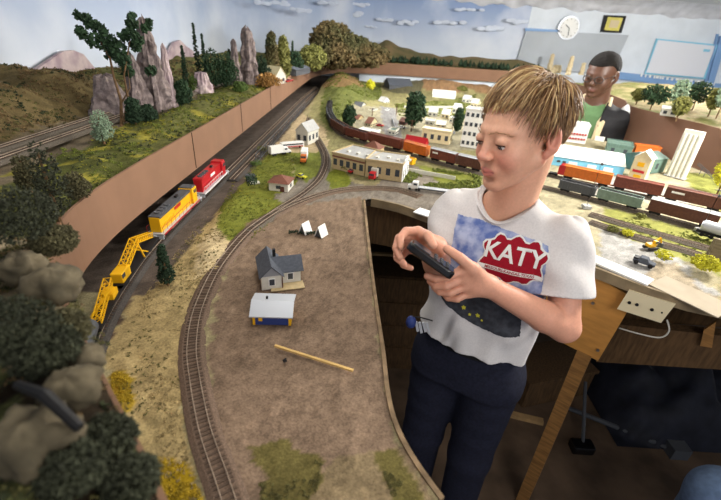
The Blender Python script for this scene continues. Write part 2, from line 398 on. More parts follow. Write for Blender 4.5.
# sub-deck slab, so that the deck has depth
mb = MB(); o2 = [(x, y) for x, y in lower_outline]
bm = bmesh.new(); vv = [bm.verts.new((x, y, LZ-.012)) for x, y in o2]; es = [bm.edges.new((vv[i], vv[(i+1) % len(vv)])) for i in range(len(vv))]
hv = [bm.verts.new((x, y, LZ-.012)) for x, y in hole]; es += [bm.edges.new((hv[i], hv[(i+1) % 4])) for i in range(4)]
bmesh.ops.triangle_fill(bm, edges=es, use_beauty=True)
r = bmesh.ops.extrude_face_region(bm, geom=bm.faces[:]); bmesh.ops.translate(bm, vec=(0, 0, -.02), verts=[g for g in r['geom'] if isinstance(g, bmesh.types.BMVert)])
bmesh.ops.recalc_face_normals(bm, faces=bm.faces[:])
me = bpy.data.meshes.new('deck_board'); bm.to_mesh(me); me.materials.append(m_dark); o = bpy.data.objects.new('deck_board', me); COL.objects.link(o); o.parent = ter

# ---------------------------------------------------------------- upper decks
fas = [(-.08, .03), (-.10, .12), (-.15, .19), (-.28, .32), (-.40, .44), (-.50, .54), (-.55, .64), (-.585, .78), (-.60, 1.0), (-.60, 1.5), (-.60, 2.2), (-.60, 3.0), (-.60, 3.9), (-.58, 4.4), (-.46, 4.85), (-.2, 5.05), (.2, 5.1), (1.0, 5.1), (1.7, 5.1)]
fas_s = [(p.x, p.y) for p in spline([(x, y, 0) for x, y in fas], .03)]
upper_outline = fas_s + [(2.2, 5.1), (2.2, YB-.03), (.2, YB-.03), (-.5, 5.75), (-1.1, 5.2), (-1.45, 4.6), (XL+.02, 4.1), (XL+.02, .03)]
def gs(X, Y, x, y, rx, ry, h): return h*np.exp(-((X-x)/rx)**2-((Y-y)/ry)**2)
def up_h(X, Y):
    n = fnoise(X, Y, 7, 21); n2 = fnoise(X, Y, 28, 22)
    Z = UZ - .012 + .012*n + .008*n2 + .003*fnoise(X, Y, 80, 23)
    # hill behind the tracks, left
    Z += .120*smstep(-1.0, -1.28, X)*smstep(2.2, 1.7, Y)*(1+.25*n)
    Z += .05*smstep(-1.1, -1.4, X)*smstep(1.7, 2.3, Y)*(1+.4*n)
    # bank between tracks and fascia
    Z += gs(X, Y, -.74, 1.75, .075, .35, .035) + gs(X, Y, -.75, 2.5, .1, .35, .03) + gs(X, Y, -.72, 1.05, .06, .15, .012)
    # foreground rocky hill close to the lens
    fo = smstep(.62, .50, Y)*smstep(0, .06, -X-Y*.0-.08)
    Z += fo*(.035 + .05*fnoise(X, Y, 9, 31, 3))
    Z += gs(X, Y, -.47, .50, .07, .09, .05) + gs(X, Y, -.42, .33, .09, .08, .05)
    # wooded hill at the far corner and ridge on the back shelf
    Z += gs(X, Y, -.85, 5.0, .35, .4, .08)
    Z -= .03*smstep(.06, 0, np.abs(X+.965)-.055)*0
    return Z
upper_regions = []
def ureg(color, *px): upper_regions.append(([tuple(at(a, b, UZ)[:2]) for a, b in px], color))
upper_regions.append(([(XL, .6), (-1.02, .6), (-1.02, 2.0), (XL, 2.2)], (104, 90, 60)))
upper_regions.append(([(-1.06, .55), (-.8, .55), (-.8, 4.0), (-1.06, 4.0)], (108, 96, 78)))
upper_regions.append(([(-.84, 1.3), (-.6, 1.1), (-.6, 4.0), (-.82, 4.0)], (98, 98, 54)))
upper_regions.append(([(-.8, .6), (-.55, .6), (-.6, 1.1), (-.84, 1.3)], (86, 88, 46)))
upper_regions.append(([(-.62, 0), (0, 0), (0, .7), (-.62, .7)], (74, 76, 46)))
def up_c(X, Y, Z):
    C = colours(X, Y, upper_regions, (98, 96, 56), .03)
    n1 = fnoise(X, Y, 16, 41); n2 = fnoise(X, Y, 60, 42)
    yl = (n1 > .30) & (X > -.86) & (Y > .8); C[yl] = s2l((132, 124, 52))
    rk = (fnoise(X, Y, 8, 44, 3) > .10) & (Y < .62) & (X > -.62); C[rk] = s2l((122, 110, 88))
    dk = (fnoise(X, Y, 11, 47, 3) > .28) & (Y < .62) & (X > -.62); C[dk] = s2l((44, 36, 26))
    C *= (1+.3*n1+.4*n2+.3*fnoise(X, Y, 150, 43, 2))[..., None]; return np.clip(C, 0, 1)
xs = nonuni(XL, 2.25, .006, .010, -.3); ys = nonuni(.02, YB, .006, .009, .3)
upd = grid_terrain('upper_deck', xs, ys, upper_outline, [], up_h, up_c, m_ter)
tag(upd, 'upper layout deck of mossy hills along the sky backdrop', 'model railway layout')
m_fas = mat('brown hardboard', (130, 98, 76), .75, .05, 12)
fa = strip(fas_s, 1.185, 1.312, .006, 'fascia', m_fas, upd)
for pt in ((-.594, 1.38), (-.594, 1.95), (-.594, 2.55)):
    MB().box(pt[0]-.001, pt[0]+.002, pt[1]-.001, pt[1]+.001, 1.19, 1.312).build('joint', mat('joint dark', (70, 50, 38)), fa)
mb = MB().box(XL, -.61, .05, 5.0, 1.24, 1.27); mb.build('deck_board', m_dark, upd)
# black sheet added as the shade at the back of the track recess
MB().box(-.90, -.89, .1, 5.0, 1.06, 1.25).build('recess_shade_sheet', mat('recess shade', (30, 26, 22), .9, .2, 10), upd)
# back shelf lower backdrop (river picture)
struct(MB().box(-.15, 2.3, 5.125, 5.135, 1.0, 1.185).build('wall_shelf', mat('river backdrop', (205, 214, 224), .9, .06, 6)))
# right upper deck
rf = [(1.90, 1.3), (1.82, 1.7), (1.77, 2.15), (1.70, 2.5), (1.66, 2.8), (1.78, 3.1), (1.84, 3.6), (1.86, 4.3)]
rf_s = [(p.x, p.y) for p in spline([(x, y, 0) for x, y in rf], .03)]
def rt_h(X, Y): return UZ - .008 + .012*fnoise(X, Y, 8, 51) + .006*fnoise(X, Y, 30, 52) + .04*smstep(2.0, 2.6, X)
def rt_c(X, Y, Z):
    C = colours(X, Y, [], (128, 116, 86)); n = fnoise(X, Y, 9, 53); C[n > .05] = s2l((100, 100, 60)); C *= (1+.3*fnoise(X, Y, 50, 54))[..., None]; return np.clip(C, 0, 1)
rd = grid_terrain('right_upper_deck', nonuni(1.6, 4.2, .012, .012, 1.7), nonuni(1.3, 4.3, .012, .008, 2), rf_s+[(4.2, 4.3), (4.2, 1.3)], [], rt_h, rt_c, m_ter)
tag(rd, 'raised sandy layout deck behind the man with palms and shrubs', 'model railway layout')
strip(rf_s, 1.08, 1.315, -.006, 'fascia', mat('dark brown hardboard', (112, 82, 66), .75, .05, 12), rd)

# grass tufts scattered over both decks (nobody could count them)
def surf(fn, x, y): return float(fn(np.array([[x]]), np.array([[y]]))[0, 0])
def tufts(label, polys, n, fn, m, size, r, seed):
    rnd = random.Random(seed); mb = MB(); P = []
    for poly in polys:
        xs_ = [p[0] for p in poly]; ys_ = [p[1] for p in poly]; X = np.array([rnd.uniform(min(xs_), max(xs_)) for _ in range(n*3)]); Y = np.array([rnd.uniform(min(ys_), max(ys_)) for _ in range(n*3)])
        nn = fnoise(X, Y, 12, seed) > -.05; k = inpoly(X, Y, poly) & nn; X, Y = X[k][:n], Y[k][:n]; Z = fn(X[None], Y[None])[0]; P += list(zip(X, Y, Z))
    for x, y, z in P: mb.leaves((x, y, z+.001), (r*rnd.uniform(.5, 1.4),)*2+(r*.5,), 7, size*rnd.uniform(.7, 1.3))
    return tag(mb.build('ground_cover', m), label, 'model grass', kind='stuff')
def W(*p): return [tuple(at(a, b, LZ)[:2]) for a, b in p]
G = dict(g=mat('tuft green', (96, 104, 42), .9, .3, 60), y=mat('tuft yellow', (128, 124, 44), .9, .3, 60), o=mat('tuft olive', (92, 88, 50), .9, .3, 60), b=mat('tuft brown', (112, 92, 62), .9, .3, 60), d=mat('tuft dark', (52, 58, 36), .9, .3, 60), t=mat('tuft tan', (150, 132, 92), .9, .3, 60))
grass = W((214, 222), (232, 182), (258, 150), (296, 152), (296, 184), (272, 196), (284, 204), (262, 232), (236, 246), (222, 238))
tufts('short green grass on the bank beside the lane', [grass], 900, low_h, G['g'], .0016, .004, 61); tufts('yellow grass mixed in on the bank beside the lane', [grass], 500, low_h, G['y'], .0016, .003, 62)
emb = W((135, 500), (112, 400), (112, 350), (155, 276), (206, 214), (226, 235), (206, 288), (184, 345), (178, 410), (196, 500))
tufts('dry tan grass on the slope between the two near tracks', [emb], 1600, low_h, G['t'], .0014, .003, 63); tufts('olive scrub on the slope between the two near tracks', [emb], 500, low_h, G['o'], .0014, .003, 64)
tufts('mustard coloured scrub at the bottom of the slope', [W((150, 500), (142, 470), (165, 455), (194, 472), (204, 500)), W((112, 402), (112, 372), (128, 374), (132, 402))], 260, low_h, mat('tuft mustard', (158, 132, 30), .9, .3, 60), .0016, .003, 65)
tufts('mossy green growth at the foot of the brown yard', [W((250, 450), (285, 442), (322, 464), (316, 495), (262, 505)), W((376, 452), (394, 448), (430, 498), (395, 505))], 260, low_h, G['o'], .0012, .0025, 66)
tufts('green grass on the far hills and yards', [W((318, 118), (328, 84), (380, 84), (382, 100), (352, 112), (348, 128)), W((395, 104), (475, 98), (475, 118), (398, 116)), W((395, 162), (480, 176), (480, 194), (405, 184))], 500, low_h, G['g'], .006, .012, 67)
tufts('green grass between the right hand yard tracks', [W((604, 208), (721, 238), (721, 270), (690, 258), (604, 226))], 500, low_h, G['g'], .0022, .004, 68)
bank = [(-.88, 1.0), (-.61, .8), (-.61, 4.0), (-.84, 4.0)]
tufts('mossy green growth on the bank above the fascia', [bank], 1800, up_h, G['g'], .0028, .007, 69); tufts('dark scrub on the bank above the fascia', [bank], 700, up_h, G['d'], .003, .007, 70); tufts('yellow green moss on the bank above the fascia', [bank], 700, up_h, G['y'], .0028, .006, 71)
hill = [(-1.55, .7), (-1.05, .7), (-1.05, 3.4), (-1.55, 3.4)]
tufts('brown scrub all over the hill behind the upper tracks', [hill], 2600, up_h, G['b'], .004, .010, 72); tufts('dark scrub on the hill behind the upper tracks', [hill], 1300, up_h, G['d'], .004, .010, 73); tufts('olive scrub on the hill behind the upper tracks', [hill], 1300, up_h, G['o'], .004, .010, 74)
near = [(-.60, .05), (-.10, .05), (-.16, .2), (-.28, .34), (-.5, .56), (-.60, .8)]
tufts('blurred dark moss close to the lens', [near], 900, up_h, G['d'], .0022, .008, 75); tufts('blurred olive moss close to the lens', [near], 900, up_h, G['o'], .0022, .008, 76); tufts('blurred tan growth close to the lens', [near], 500, up_h, G['b'], .002, .006, 77)
# ================================================================ LAYOUT OBJECTS
K = {}
def M_(k, *rgb, **kw): K[k] = mat(k.replace('_', ' '), rgb, **kw)
M_('black', 24, 23, 24, rough=.6); M_('steel', 118, 112, 106, rough=.4, metal=.6); M_('rust', 138, 122, 106, rough=.8, var=.2, scale=80)
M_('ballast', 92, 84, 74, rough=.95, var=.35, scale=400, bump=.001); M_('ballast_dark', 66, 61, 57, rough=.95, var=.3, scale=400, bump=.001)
M_('sleeper', 82, 67, 56, rough=.9); M_('white', 226, 226, 222, rough=.6); M_('offwhite', 205, 202, 190, rough=.7, var=.06, scale=90)
M_('window', 62, 68, 76, rough=.25, spec=.6); M_('red', 176, 24, 34, rough=.35, spec=.5); M_('yellow', 226, 172, 24, rough=.4); M_('lgrey', 140, 142, 146, rough=.5)
M_('dgrey', 74, 76, 80, rough=.6); M_('brown_red', 108, 58, 46, rough=.7, var=.15, scale=120); M_('brown', 92, 58, 46, rough=.7, var=.15, scale=120)
M_('orange', 196, 104, 40, rough=.6, var=.1, scale=90); M_('green_grey', 116, 134, 122, rough=.6, var=.12, scale=90); M_('cream', 214, 200, 160, rough=.8, var=.06, scale=90)
M_('tan', 186, 166, 126, rough=.85, var=.08, scale=120); M_('roof_grey', 168, 168, 166, rough=.8, var=.08, scale=90); M_('slate', 74, 78, 86, rough=.85, var=.15, scale=160)
M_('roof_brown', 118, 76, 62, rough=.85, var=.15, scale=160); M_('blue', 44, 60, 118, rough=.6); M_('sky_blue', 120, 190, 222, rough=.6, var=.05, scale=60)
M_('silver', 190, 194, 200, rough=.35, metal=.3); M_('teal', 92, 116, 106, rough=.7, var=.12, scale=100); M_('coal', 34, 32, 32, rough=.95, var=.3, scale=300, bump=.002)
M_('leaf_dark', 40, 62, 38, rough=.8, var=.3, scale=30); M_('leaf', 78, 98, 44, rough=.8, var=.3, scale=30); M_('leaf_pale', 128, 148, 122, rough=.8, var=.3, scale=30)
M_('leaf_olive', 104, 104, 52, rough=.8, var=.3, scale=30); M_('leaf_yellow', 190, 186, 46, rough=.8, var=.3, scale=30); M_('bark', 104, 80, 54, rough=.9, var=.3, scale=60)
M_('leaf_rust', 150, 112, 60, rough=.8, var=.3, scale=30); M_('rock_violet', 104, 92, 92, rough=.95, rgb2=(150, 136, 132), scale=45, bump=.006)
M_('rock_pink', 160, 140, 146, rough=.95, rgb2=(196, 178, 176), scale=14, bump=.003); M_('wood', 206, 170, 104, rough=.6, var=.12, scale=30, stretch=(1, 8, 8))
M_('deep_green', 34, 52, 34, rough=.9, var=.3, scale=40)

def track(label, pts, z=LZ, group='model railway tracks', w=.046, bal='ballast', far=False, h=.004):
    pts = [Vector((p[0], p[1], z)) for p in pts]; pa = spline(pts, .012 if not far else .03); n = len(pa)
    c = pa[n//2]; root = empty('railway_track', label, 'model train track', c, 0, group)
    fr = []
    for i, p in enumerate(pa):
        t = (pa[min(i+1, n-1)]-pa[max(i-1, 0)]); t.z = 0; t.normalize(); fr.append((p-c, t, Vector((t.y, -t.x, 0))))
    def sweep(prof, nm, m):
        mb = MB(); k = len(prof)
        for p, t, s in fr:
            for o, zz in prof: mb.v.append(p + s*o + Vector((0, 0, zz)))
        for i in range(n-1):
            for j in range(k): mb.f.append((i*k+j, i*k+k+j, i*k+k+(j+1) % k, i*k+(j+1) % k))
        mb.f.append(tuple(range(k))); mb.f.append(tuple((n-1)*k+k-1-j for j in range(k))); return mb.build(nm, m, root)
    sweep([(-w/2, -.006), (-w/2, -.002), (-w/2+.008, h), (w/2-.008, h), (w/2, -.002), (w/2, -.006)], 'ballast_bed', K[bal])
    g = .00825
    for s_ in (-1, 1): sweep([(s_*g-.0009, h+.001), (s_*g-.0007, h+.0035), (s_*g+.0007, h+.0035), (s_*g+.0009, h+.001)], 'rail', K['rust'])
    mb = MB(); d = 0; last = -1
    for i in range(n-1):
        seg = (pa[i+1]-pa[i]).length; k = int((d+seg)/.0085)-int(d/.0085)
        for j in range(k):
            p, t, s = fr[i]; q = p + (fr[i+1][0]-p)*((j+.5)/max(k, 1)); mb.bar(q-s*.0145+Vector((0, 0, h+.0003)), q+s*.0145+Vector((0, 0, h+.0003)), .0032, .0022)
        d += seg
    tag(mb.build('sleepers', K['sleeper'], root), kind='stuff')
    return pa
def px(*ps, z=LZ): return [at(a, b, z) for a, b in ps]
RH = .0075   # rail top above deck
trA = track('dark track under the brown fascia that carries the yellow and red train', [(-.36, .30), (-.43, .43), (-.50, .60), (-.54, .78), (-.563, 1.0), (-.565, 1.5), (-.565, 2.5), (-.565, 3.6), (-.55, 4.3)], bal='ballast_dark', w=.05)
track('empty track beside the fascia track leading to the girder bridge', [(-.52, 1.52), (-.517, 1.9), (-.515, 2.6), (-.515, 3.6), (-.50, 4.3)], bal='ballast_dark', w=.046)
M_('ballast_brown', 104, 86, 72, rough=.95, var=.3, scale=400, bump=.001)
trP = track('curved single track sweeping round the brown plaster yard', px((238, 530), (222, 480), (205, 430), (195, 380), (192, 345), (200, 305), (222, 262), (255, 226), (292, 205), (330, 192), (362, 188), (395, 189), (420, 196)), bal='ballast_brown', w=.05, h=.0025)
trQ = track('branch track running from the junction past the parked trucks', px((248, 232), (276, 212), (305, 193), (321, 177), (326, 158), (318, 140), (309, 126), (312, 112), (328, 100)), bal='ballast')
main_px = [(333, 104), (329, 114), (332, 126), (345, 136), (366, 143), (400, 152), (440, 163), (480, 173), (530, 184), (590, 199), (640, 212), (700, 228), (760, 245)]
trM = track('main line carrying the long freight train behind the boy', px(*main_px), w=.05)
y2 = px((470, 178), (530, 191), (580, 203), (640, 219), (700, 236), (760, 254))
y1w = px((500, 164), (560, 178), (610, 189), (660, 200), (721, 214), (770, 226))
track('yard track behind the green gondola with the brown boxcars', y1w)
track('empty yard track lined with pale gravel in front of the freight cars', px((590, 214), (640, 229), (700, 246), (740, 258)))
track('empty yard track nearest the grey road on the right', px((590, 222), (640, 238), (690, 252), (735, 268)))
upz = UZ+.004
track('rear track on the upper left deck below the brown hill', [(-.985, .6), (-.985, 1.2), (-.985, 1.8), (-.97, 2.4), (-.95, 3.2), (-.9, 4.0)], z=upz, w=.05)
track('front track on the upper left deck beside the mossy bank', [(-.915, .6), (-.915, 1.2), (-.915, 1.8), (-.90, 2.4), (-.88, 3.2), (-.83, 4.0)], z=upz, w=.05)

# ------- rolling stock, length along local x, wheels on z = 0
def wheels(mb, x, y=.009, r=.0055):
    mb.tube([(x, -y-.0015, r), (x, y+.0015, r)], r, 10)
def bogie(root, x, m=None, r=.0055, n=2):
    mb = MB(); mb.box(x-.019, x+.019, -.0125, -.0105, .004, .010); mb.box(x-.019, x+.019, .0105, .0125, .004, .010); mb.box(x-.004, x+.004, -.011, .011, .005, .011)
    for k in range(n): wheels(mb, x+(k-(n-1)/2)*.026/(n-1), r=r)
    return mb.build('bogie', K['black'], root)
def freight(kind, label, loc, rz, L=.185, body='brown', roof=None, group='freight cars of the main line train', load=None, h=.042, stripe=None):
    root = empty({'box': 'boxcar', 'gon': 'gondola_car', 'hop': 'hopper_car', 'tank': 'tank_car', 'reefer': 'boxcar'}[kind], label, 'model train car', loc, rz, group)
    b = MB(); hl = L/2; w = .0175
    if kind in ('box', 'reefer'):
        b.box(-hl, hl, -w, w, .012, .012+h)
        for k in range(15):
            x = -hl+.004+(L-.008)*k/14
            for s in (-1, 1): b.box(x-.0006, x+.0006, s*w-.0006, s*w+.0006, .012, .012+h-.001)
        b.box(-hl-.006, hl+.006, -.003, .003, .008, .012); b.build('body', K[body], root)
        for s in (-1, 1): MB().box(-.014, .014, s*w-.0012*(s < 0), s*w+.0012*(s > 0), .013, .010+h).build('door', K[body], root)
        MB().xprism([(-w-.001, .012+h), (0, .016+h), (w+.001, .012+h), (w+.001, .0105+h), (-w-.001, .0105+h)], -hl, hl).box(-hl, hl, -.004, .004, .016+h, .0168+h).build('roof', K[roof or body], root)
        if stripe: MB().box(-hl*.8, -hl*.35, -w-.0016, -w-.0006, .012+h*.55, .012+h*.72).build('lettering_band', K[stripe], root)
    elif kind in ('gon', 'hop'):
        b.box(-hl, hl, -w, w, .010, .013); 
        for s in (-1, 1): b.box(-hl, hl, s*w-.001, s*w+.001, .011, .012+h)
        for s in (-1, 1): b.box(s*hl-.001, s*hl+.001, -w, w, .011, .012+h)
        for k in range(13):
            x = -hl+(L)*k/12
            for s in (-1, 1): b.box(x-.001, x+.001, s*w-.0022, s*w+.0022, .011, .012+h)
        for s in (-1, 1): b.box(-hl-.001, hl+.001, s*w-.002, s*w+.002, .011+h, .0135+h)
        b.box(-hl-.006, hl+.006, -.003, .003, .008, .012); b.build('body', K[body], root)
        if load:
            lm = MB(); nx = 24
            for i in range(nx+1):
                for j in range(5):
                    lm.v.append(Vector((-hl+.003+(L-.006)*i/nx, -w+.002+(2*w-.004)*j/4, .006+h+.010*math.sin(PI*j/4)*(.7+.3*math.sin(i*.9))+random.uniform(-.001, .001))))
            for i in range(nx):
                for j in range(4): lm.f.append((i*5+j, i*5+5+j, i*5+6+j, i*5+1+j))
            tag(lm.build('load', K[load], root), kind='stuff')
    else:
        b.tube([(-hl, 0, .034), (-hl+.006, 0, .034), (hl-.006, 0, .034), (hl, 0, .034)], [.012, .0175, .0175, .012], 20)
        b.build('tank', K[body], root, smooth=False)
        MB().tube([(0, 0, .045), (0, 0, .058)], .007, 12).build('dome', K[body], root)
        MB().box(-hl-.006, hl+.006, -.008, .008, .010, .016).build('frame', K['black'], root)
    for s in (-1, 1): bogie(root, s*(hl-.026))
    root.scale = (1, 1.05, 1.05)
    return root
def along(path, s0):
    """point and heading at arc length s0"""
    s = 0
    for i in range(len(path)-1):
        d = (path[i+1]-path[i]).length
        if s+d >= s0: return path[i].lerp(path[i+1], (s0-s)/d)
        s += d
    return path[-1]
def on_track(path, s0, L):
    a = along(path, s0-L*.35); b = along(path, s0+L*.35); c = (a+b)/2; return Vector((c.x, c.y, path[0].z+RH)), math.atan2(b.y-a.y, b.x-a.x)
def arcs(path, p):
    s = 0; best = (9, 0); p = Vector((p[0], p[1], path[0].z))
    for i in range(len(path)-1):
        d = (path[i]-p).length
        if d < best[0]: best = (d, s)
        s += (path[i+1]-path[i]).length
    return best[1]
# main line train: cars listed between pixel stations
def run(path, stations):
    for (pa_, pb_, kind, label, kw) in stations:
        sa = arcs(path, at(*pa_, LZ)); sb = arcs(path, at(*pb_, LZ)); L = abs(sb-sa)-.012; loc, rz = on_track(path, (sa+sb)/2, L); freight(kind, label, loc, rz, L=L, **kw)
cw = spline(px(*main_px), .012)
curve_cars = [((333, 105), (330, 116)), ((330, 116), (335, 128)), ((335, 128), (348, 137)), ((348, 137), (366, 143.5))]
for i, (a, b) in enumerate(curve_cars):
    freight_label = ['dark hopper car farthest round the curve of the train', 'dark coal hopper in the middle of the curve', 'dark coal hopper leaving the curve', 'brown hopper car nearest the depot on the curve'][i]
    sa = arcs(trM, at(*a, LZ)); sb = arcs(trM, at(*b, LZ)); nn = max(1, round((sb-sa)/.19)); Lc = (sb-sa)/nn
    for k in range(nn):
        loc, rz = on_track(trM, sa+Lc*(k+.5), Lc); freight('hop', freight_label, loc, rz, L=Lc-.014, body=('black', 'dgrey', 'brown', 'brown_red')[i], load='coal', h=.036, group='coal hoppers on the curve %s' % ('at the back', 'in the middle', 'at the front', 'by the depot')[i])
run(trM, [((368, 144), (402, 152.5), 'box', 'brown red boxcar behind the tan depot roof', dict(body='brown_red')),
          ((403, 153), (428, 160), 'box', 'orange boxcar behind the depot beside the red shop', dict(body='orange')),
          ((429, 160), (455, 167), 'box', 'dusty red brown boxcar next to the orange boxcar', dict(body='brown_red', roof='lgrey', stripe='white')),
          ((456, 167), (483, 174), 'box', 'brown boxcar partly behind the boy\'s shoulder', dict(body='brown', roof='lgrey')),
          ((556, 190), (594, 200), 'gon', 'grey blue gondola behind the boy\'s shoulder', dict(body='dgrey', load='coal', h=.03)),
          ((596, 200), (640, 212), 'gon', 'pale green grey open gondola car', dict(body='green_grey', load='coal', h=.032)),
          ((642, 212.5), (716, 232), 'box', 'long dark brown boxcar with pale roof edges, nearest of the brown ones', dict(body='brown', roof='roof_grey'))])
run(y1w, [((538, 173), (566, 180), 'box', 'bright red boxcar behind the boy\'s collar', dict(body='red', group='freight cars on the yard track')),
          ((568, 180), (608, 189), 'box', 'orange brown boxcar below the blue warehouse', dict(body='orange', group='freight cars on the yard track')),
          ((610, 190), (658, 200.5), 'box', 'dark red brown boxcar with a pale roof rim below the concrete ramp', dict(body='brown_red', roof='brown_red', group='freight cars on the yard track')),
          ((660, 201), (722, 215), 'box', 'chocolate brown boxcar with white lettering on the yard track', dict(body='brown', stripe='white', group='freight cars on the yard track')),
          ((724, 216), (760, 224), 'box', 'last brown boxcar at the right edge of the yard track', dict(body='brown', group='freight cars on the yard track'))])
p = at(712, 243, LZ); q = at(735, 250, LZ); freight('tank', 'silver tank car at the right edge by the signal mast', Vector((p.x+.03, p.y+.0, LZ+RH)), math.atan2(q.y-p.y, q.x-p.x), L=.14, body='silver', group='freight cars parked in the yard')

# ------- locomotives and work train on the track under the fascia
def loco(label, s, L, body, roofm, sill, stripe):
    loc, rz = on_track(trA, s, L); root = empty('locomotive', label, 'model locomotive', loc, rz, None); hl = L/2; w = .017
    MB().box(-hl, hl, -w-.001, w+.001, .012, .016).box(-hl-.005, hl+.005, -.003, .003, .008, .013).box(hl-.003, hl, -w, w, .004, .014).box(-hl, -hl+.003, -w, w, .004, .014).build('frame', K[sill], root)
    hood = MB(); hood.box(-hl+.008, hl-.062, -.0115, .0115, .016, .050)
    for k in range(10): hood.box(-hl+.012+k*.008, -hl+.016+k*.008, -.0122, .0122, .022, .034)
    hood.build('hood', K[body], root, bevel=.0012)
    MB().box(-hl+.009, hl-.062, -.0122, .0122, .047, .0525).build('hood_roof', K[roofm], root)
    c = MB(); c.prism([(hl-.062, -w), (hl-.030, -w), (hl-.028, -.010), (hl-.028, .010), (hl-.030, w), (hl-.062, w)], .016, .054); c.build('cab', K[body], root, bevel=.001)
    MB().box(hl-.0600, hl-.030, -w+.002, w-.002, .054, .0565).build('cab_roof', K[roofm], root)
    MB().prism([(hl-.028, -.010), (hl-.008, -.008), (hl-.008, .008), (hl-.028, .010)], .016, .036).build('nose', K[body], root, bevel=.001)
    wd = MB()
    for s_ in (-1, 1): wd.box(hl-.052, hl-.044, s_*w-.0004, s_*w+.0004, .040, .049).box(hl-.041, hl-.034, s_*w-.0004, s_*w+.0004, .040, .049)
    wd.box(hl-.0285, hl-.0272, -.008, -.001, .040, .049).box(hl-.0285, hl-.0272, .001, .008, .040, .049); wd.build('cab_window', K['window'], root)
    for k in range(4):
        MB().tube([(-hl+.03+k*.018, 0, .0525), (-hl+.03+k*.018, 0, .056)], .0065, 14).build('radiator_fan', K['dgrey'], root)
    MB().box(.005, .018, -.003, .003, .0525, .057).build('exhaust_stack', K['black'], root)
    for s_ in (-1, 1):
        hr = MB(); hr.tube([(-hl+.004, s_*w, .030), (hl-.064, s_*w, .030)], .0005, 5)
        for k in range(9): x = -hl+.004+k*(L-.068)/8; hr.tube([(x, s_*w, .016), (x, s_*w, .030)], .0004, 5)
        hr.build('handrail', K[stripe], root)
        MB().box(-hl+.004, hl-.02, s_*(w+.0016)-.0003, s_*(w+.0016)+.0003, .0125, .0155).build('sill_stripe', K[stripe], root)
        MB().box(-.04, .0, s_*.0123-.0003, s_*.0123+.0003, .038, .045).build('emblem_panel', K[stripe], root)
    MB().box(-.028, .028, -.012, .012, .004, .012).build('fuel_tank', K['black'], root)
    for s_ in (-1, 1): bogie(root, s_*(hl-.045), n=3)
    root.scale = (1.06, 1.3, 1.3)
    return root
def sA(y):
    for i, p in enumerate(trA):
        if p.y >= y: return arcs(trA, p)
    return 0
loco('bright red locomotive with silver frame leading the train under the fascia', sA(1.415), .245, 'red', 'red', 'silver', 'white')
loco('yellow locomotive with a grey roof coupled behind the red one', sA(1.125), .27, 'yellow', 'dgrey', 'silver', 'red')
loc, rz = on_track(trA, sA(.845), .22)
root = empty('crane_flatcar', 'yellow lattice work crane riding on a black flatcar', 'model train car', loc, rz)
MB().box(-.12, .13, -.016, .016, .011, .016).build('flatbed', K['black'], root)
for s_ in (-1, 1): bogie(root, s_*.09)
cb = MB(); cb.box(-.10, -.055, -.013, .013, .016, .040); cb.build('crane_cab', K['yellow'], root, bevel=.002)
MB().box(-.099, -.085, -.0135, .0135, .028, .038).build('cab_window', K['window'], root)
def truss(mb, a, b, w, n=6, r=.0011):
    a = Vector(a); b = Vector(b); t = (b-a).normalized(); s = t.cross(Vector((0, 0, 1))).normalized()*w/2; u = s.cross(t).normalized()*w/2; P = []
    for i in range(n+1):
        c = a.lerp(b, i/n); P.append([c+s+u, c-s+u, c-s-u, c+s-u])
    for i in range(n):
        for k in range(4): mb.bar(P[i][k], P[i+1][k], r*1.6); mb.bar(P[i][k], P[i+1][(k+1) % 4], r)
    for q in P:
        for k in range(4): mb.bar(q[k], q[(k+1) % 4], r)
jb = MB(); truss(jb, (-.06, 0, .034), (.02, 0, .062), .016, 5); truss(jb, (.02, 0, .062), (.115, 0, .030), .013, 7); jb.bar((.02, -.016, .016), (.02, -.004, .062), .003); jb.bar((.02, .016, .016), (.02, .004, .062), .003)
jb.bar((.045, -.016, .018), (.005, .014, .05), .003); jb.bar((.05, .014, .018), (.01, -.012, .05), .003); jb.build('boom', K['yellow'], root)
loc, rz = on_track(trA, sA(.66), .1)
root = empty('work_flatcar', 'short black flatcar with yellow machinery behind the crane flatcar', 'model train car', loc, rz)
MB().box(-.075, .075, -.016, .016, .011, .016).build('flatbed', K['black'], root); bogie(root, -.05); bogie(root, .05)
g = MB(); truss(g, (-.06, -.006, .022), (.06, .006, .040), .014, 6); g.box(.02, .05, -.012, .012, .016, .03); g.bar((-.05, .012, .018), (.03, -.012, .045), .004); g.build('machinery', K['yellow'], root)
loc, rz = on_track(trA, sA(.535), .1)
freight('tank', 'dark silver tank car behind the work flatcar', loc, rz, L=.10, body='dgrey', group=None)
loc, rz = on_track(trA, sA(.44), .08)
root = empty('caboose', 'orange car at the very end of the train under the fascia', 'model train car', loc, rz)
MB().box(-.045, .045, -.016, .016, .012, .046).build('body', K['orange'], root, bevel=.001); MB().box(-.048, .048, -.018, .018, .046, .049).build('roof', K['dgrey'], root); bogie(root, -.02); bogie(root, .02)

# girder bridge beside the fascia
p0 = Vector((-.484, 1.75, LZ)); root = empty('girder_bridge', 'dark steel truss bridge carrying the tracks beside the fascia', 'model bridge', p0)
mb = MB(); n = 16
for i in range(n):
    a = Vector((0, i*.09, .004)); b = Vector((0, (i+1)*.09, .004)); u = Vector((0, 0, .04))
    mb.bar(a, b, .003); mb.bar(a+u, b+u, .003); mb.bar(a, a+u, .0025); mb.bar(a if i % 2 else a+u, b+u if i % 2 else b, .002)
mb.build('truss', K['dgrey'], root)

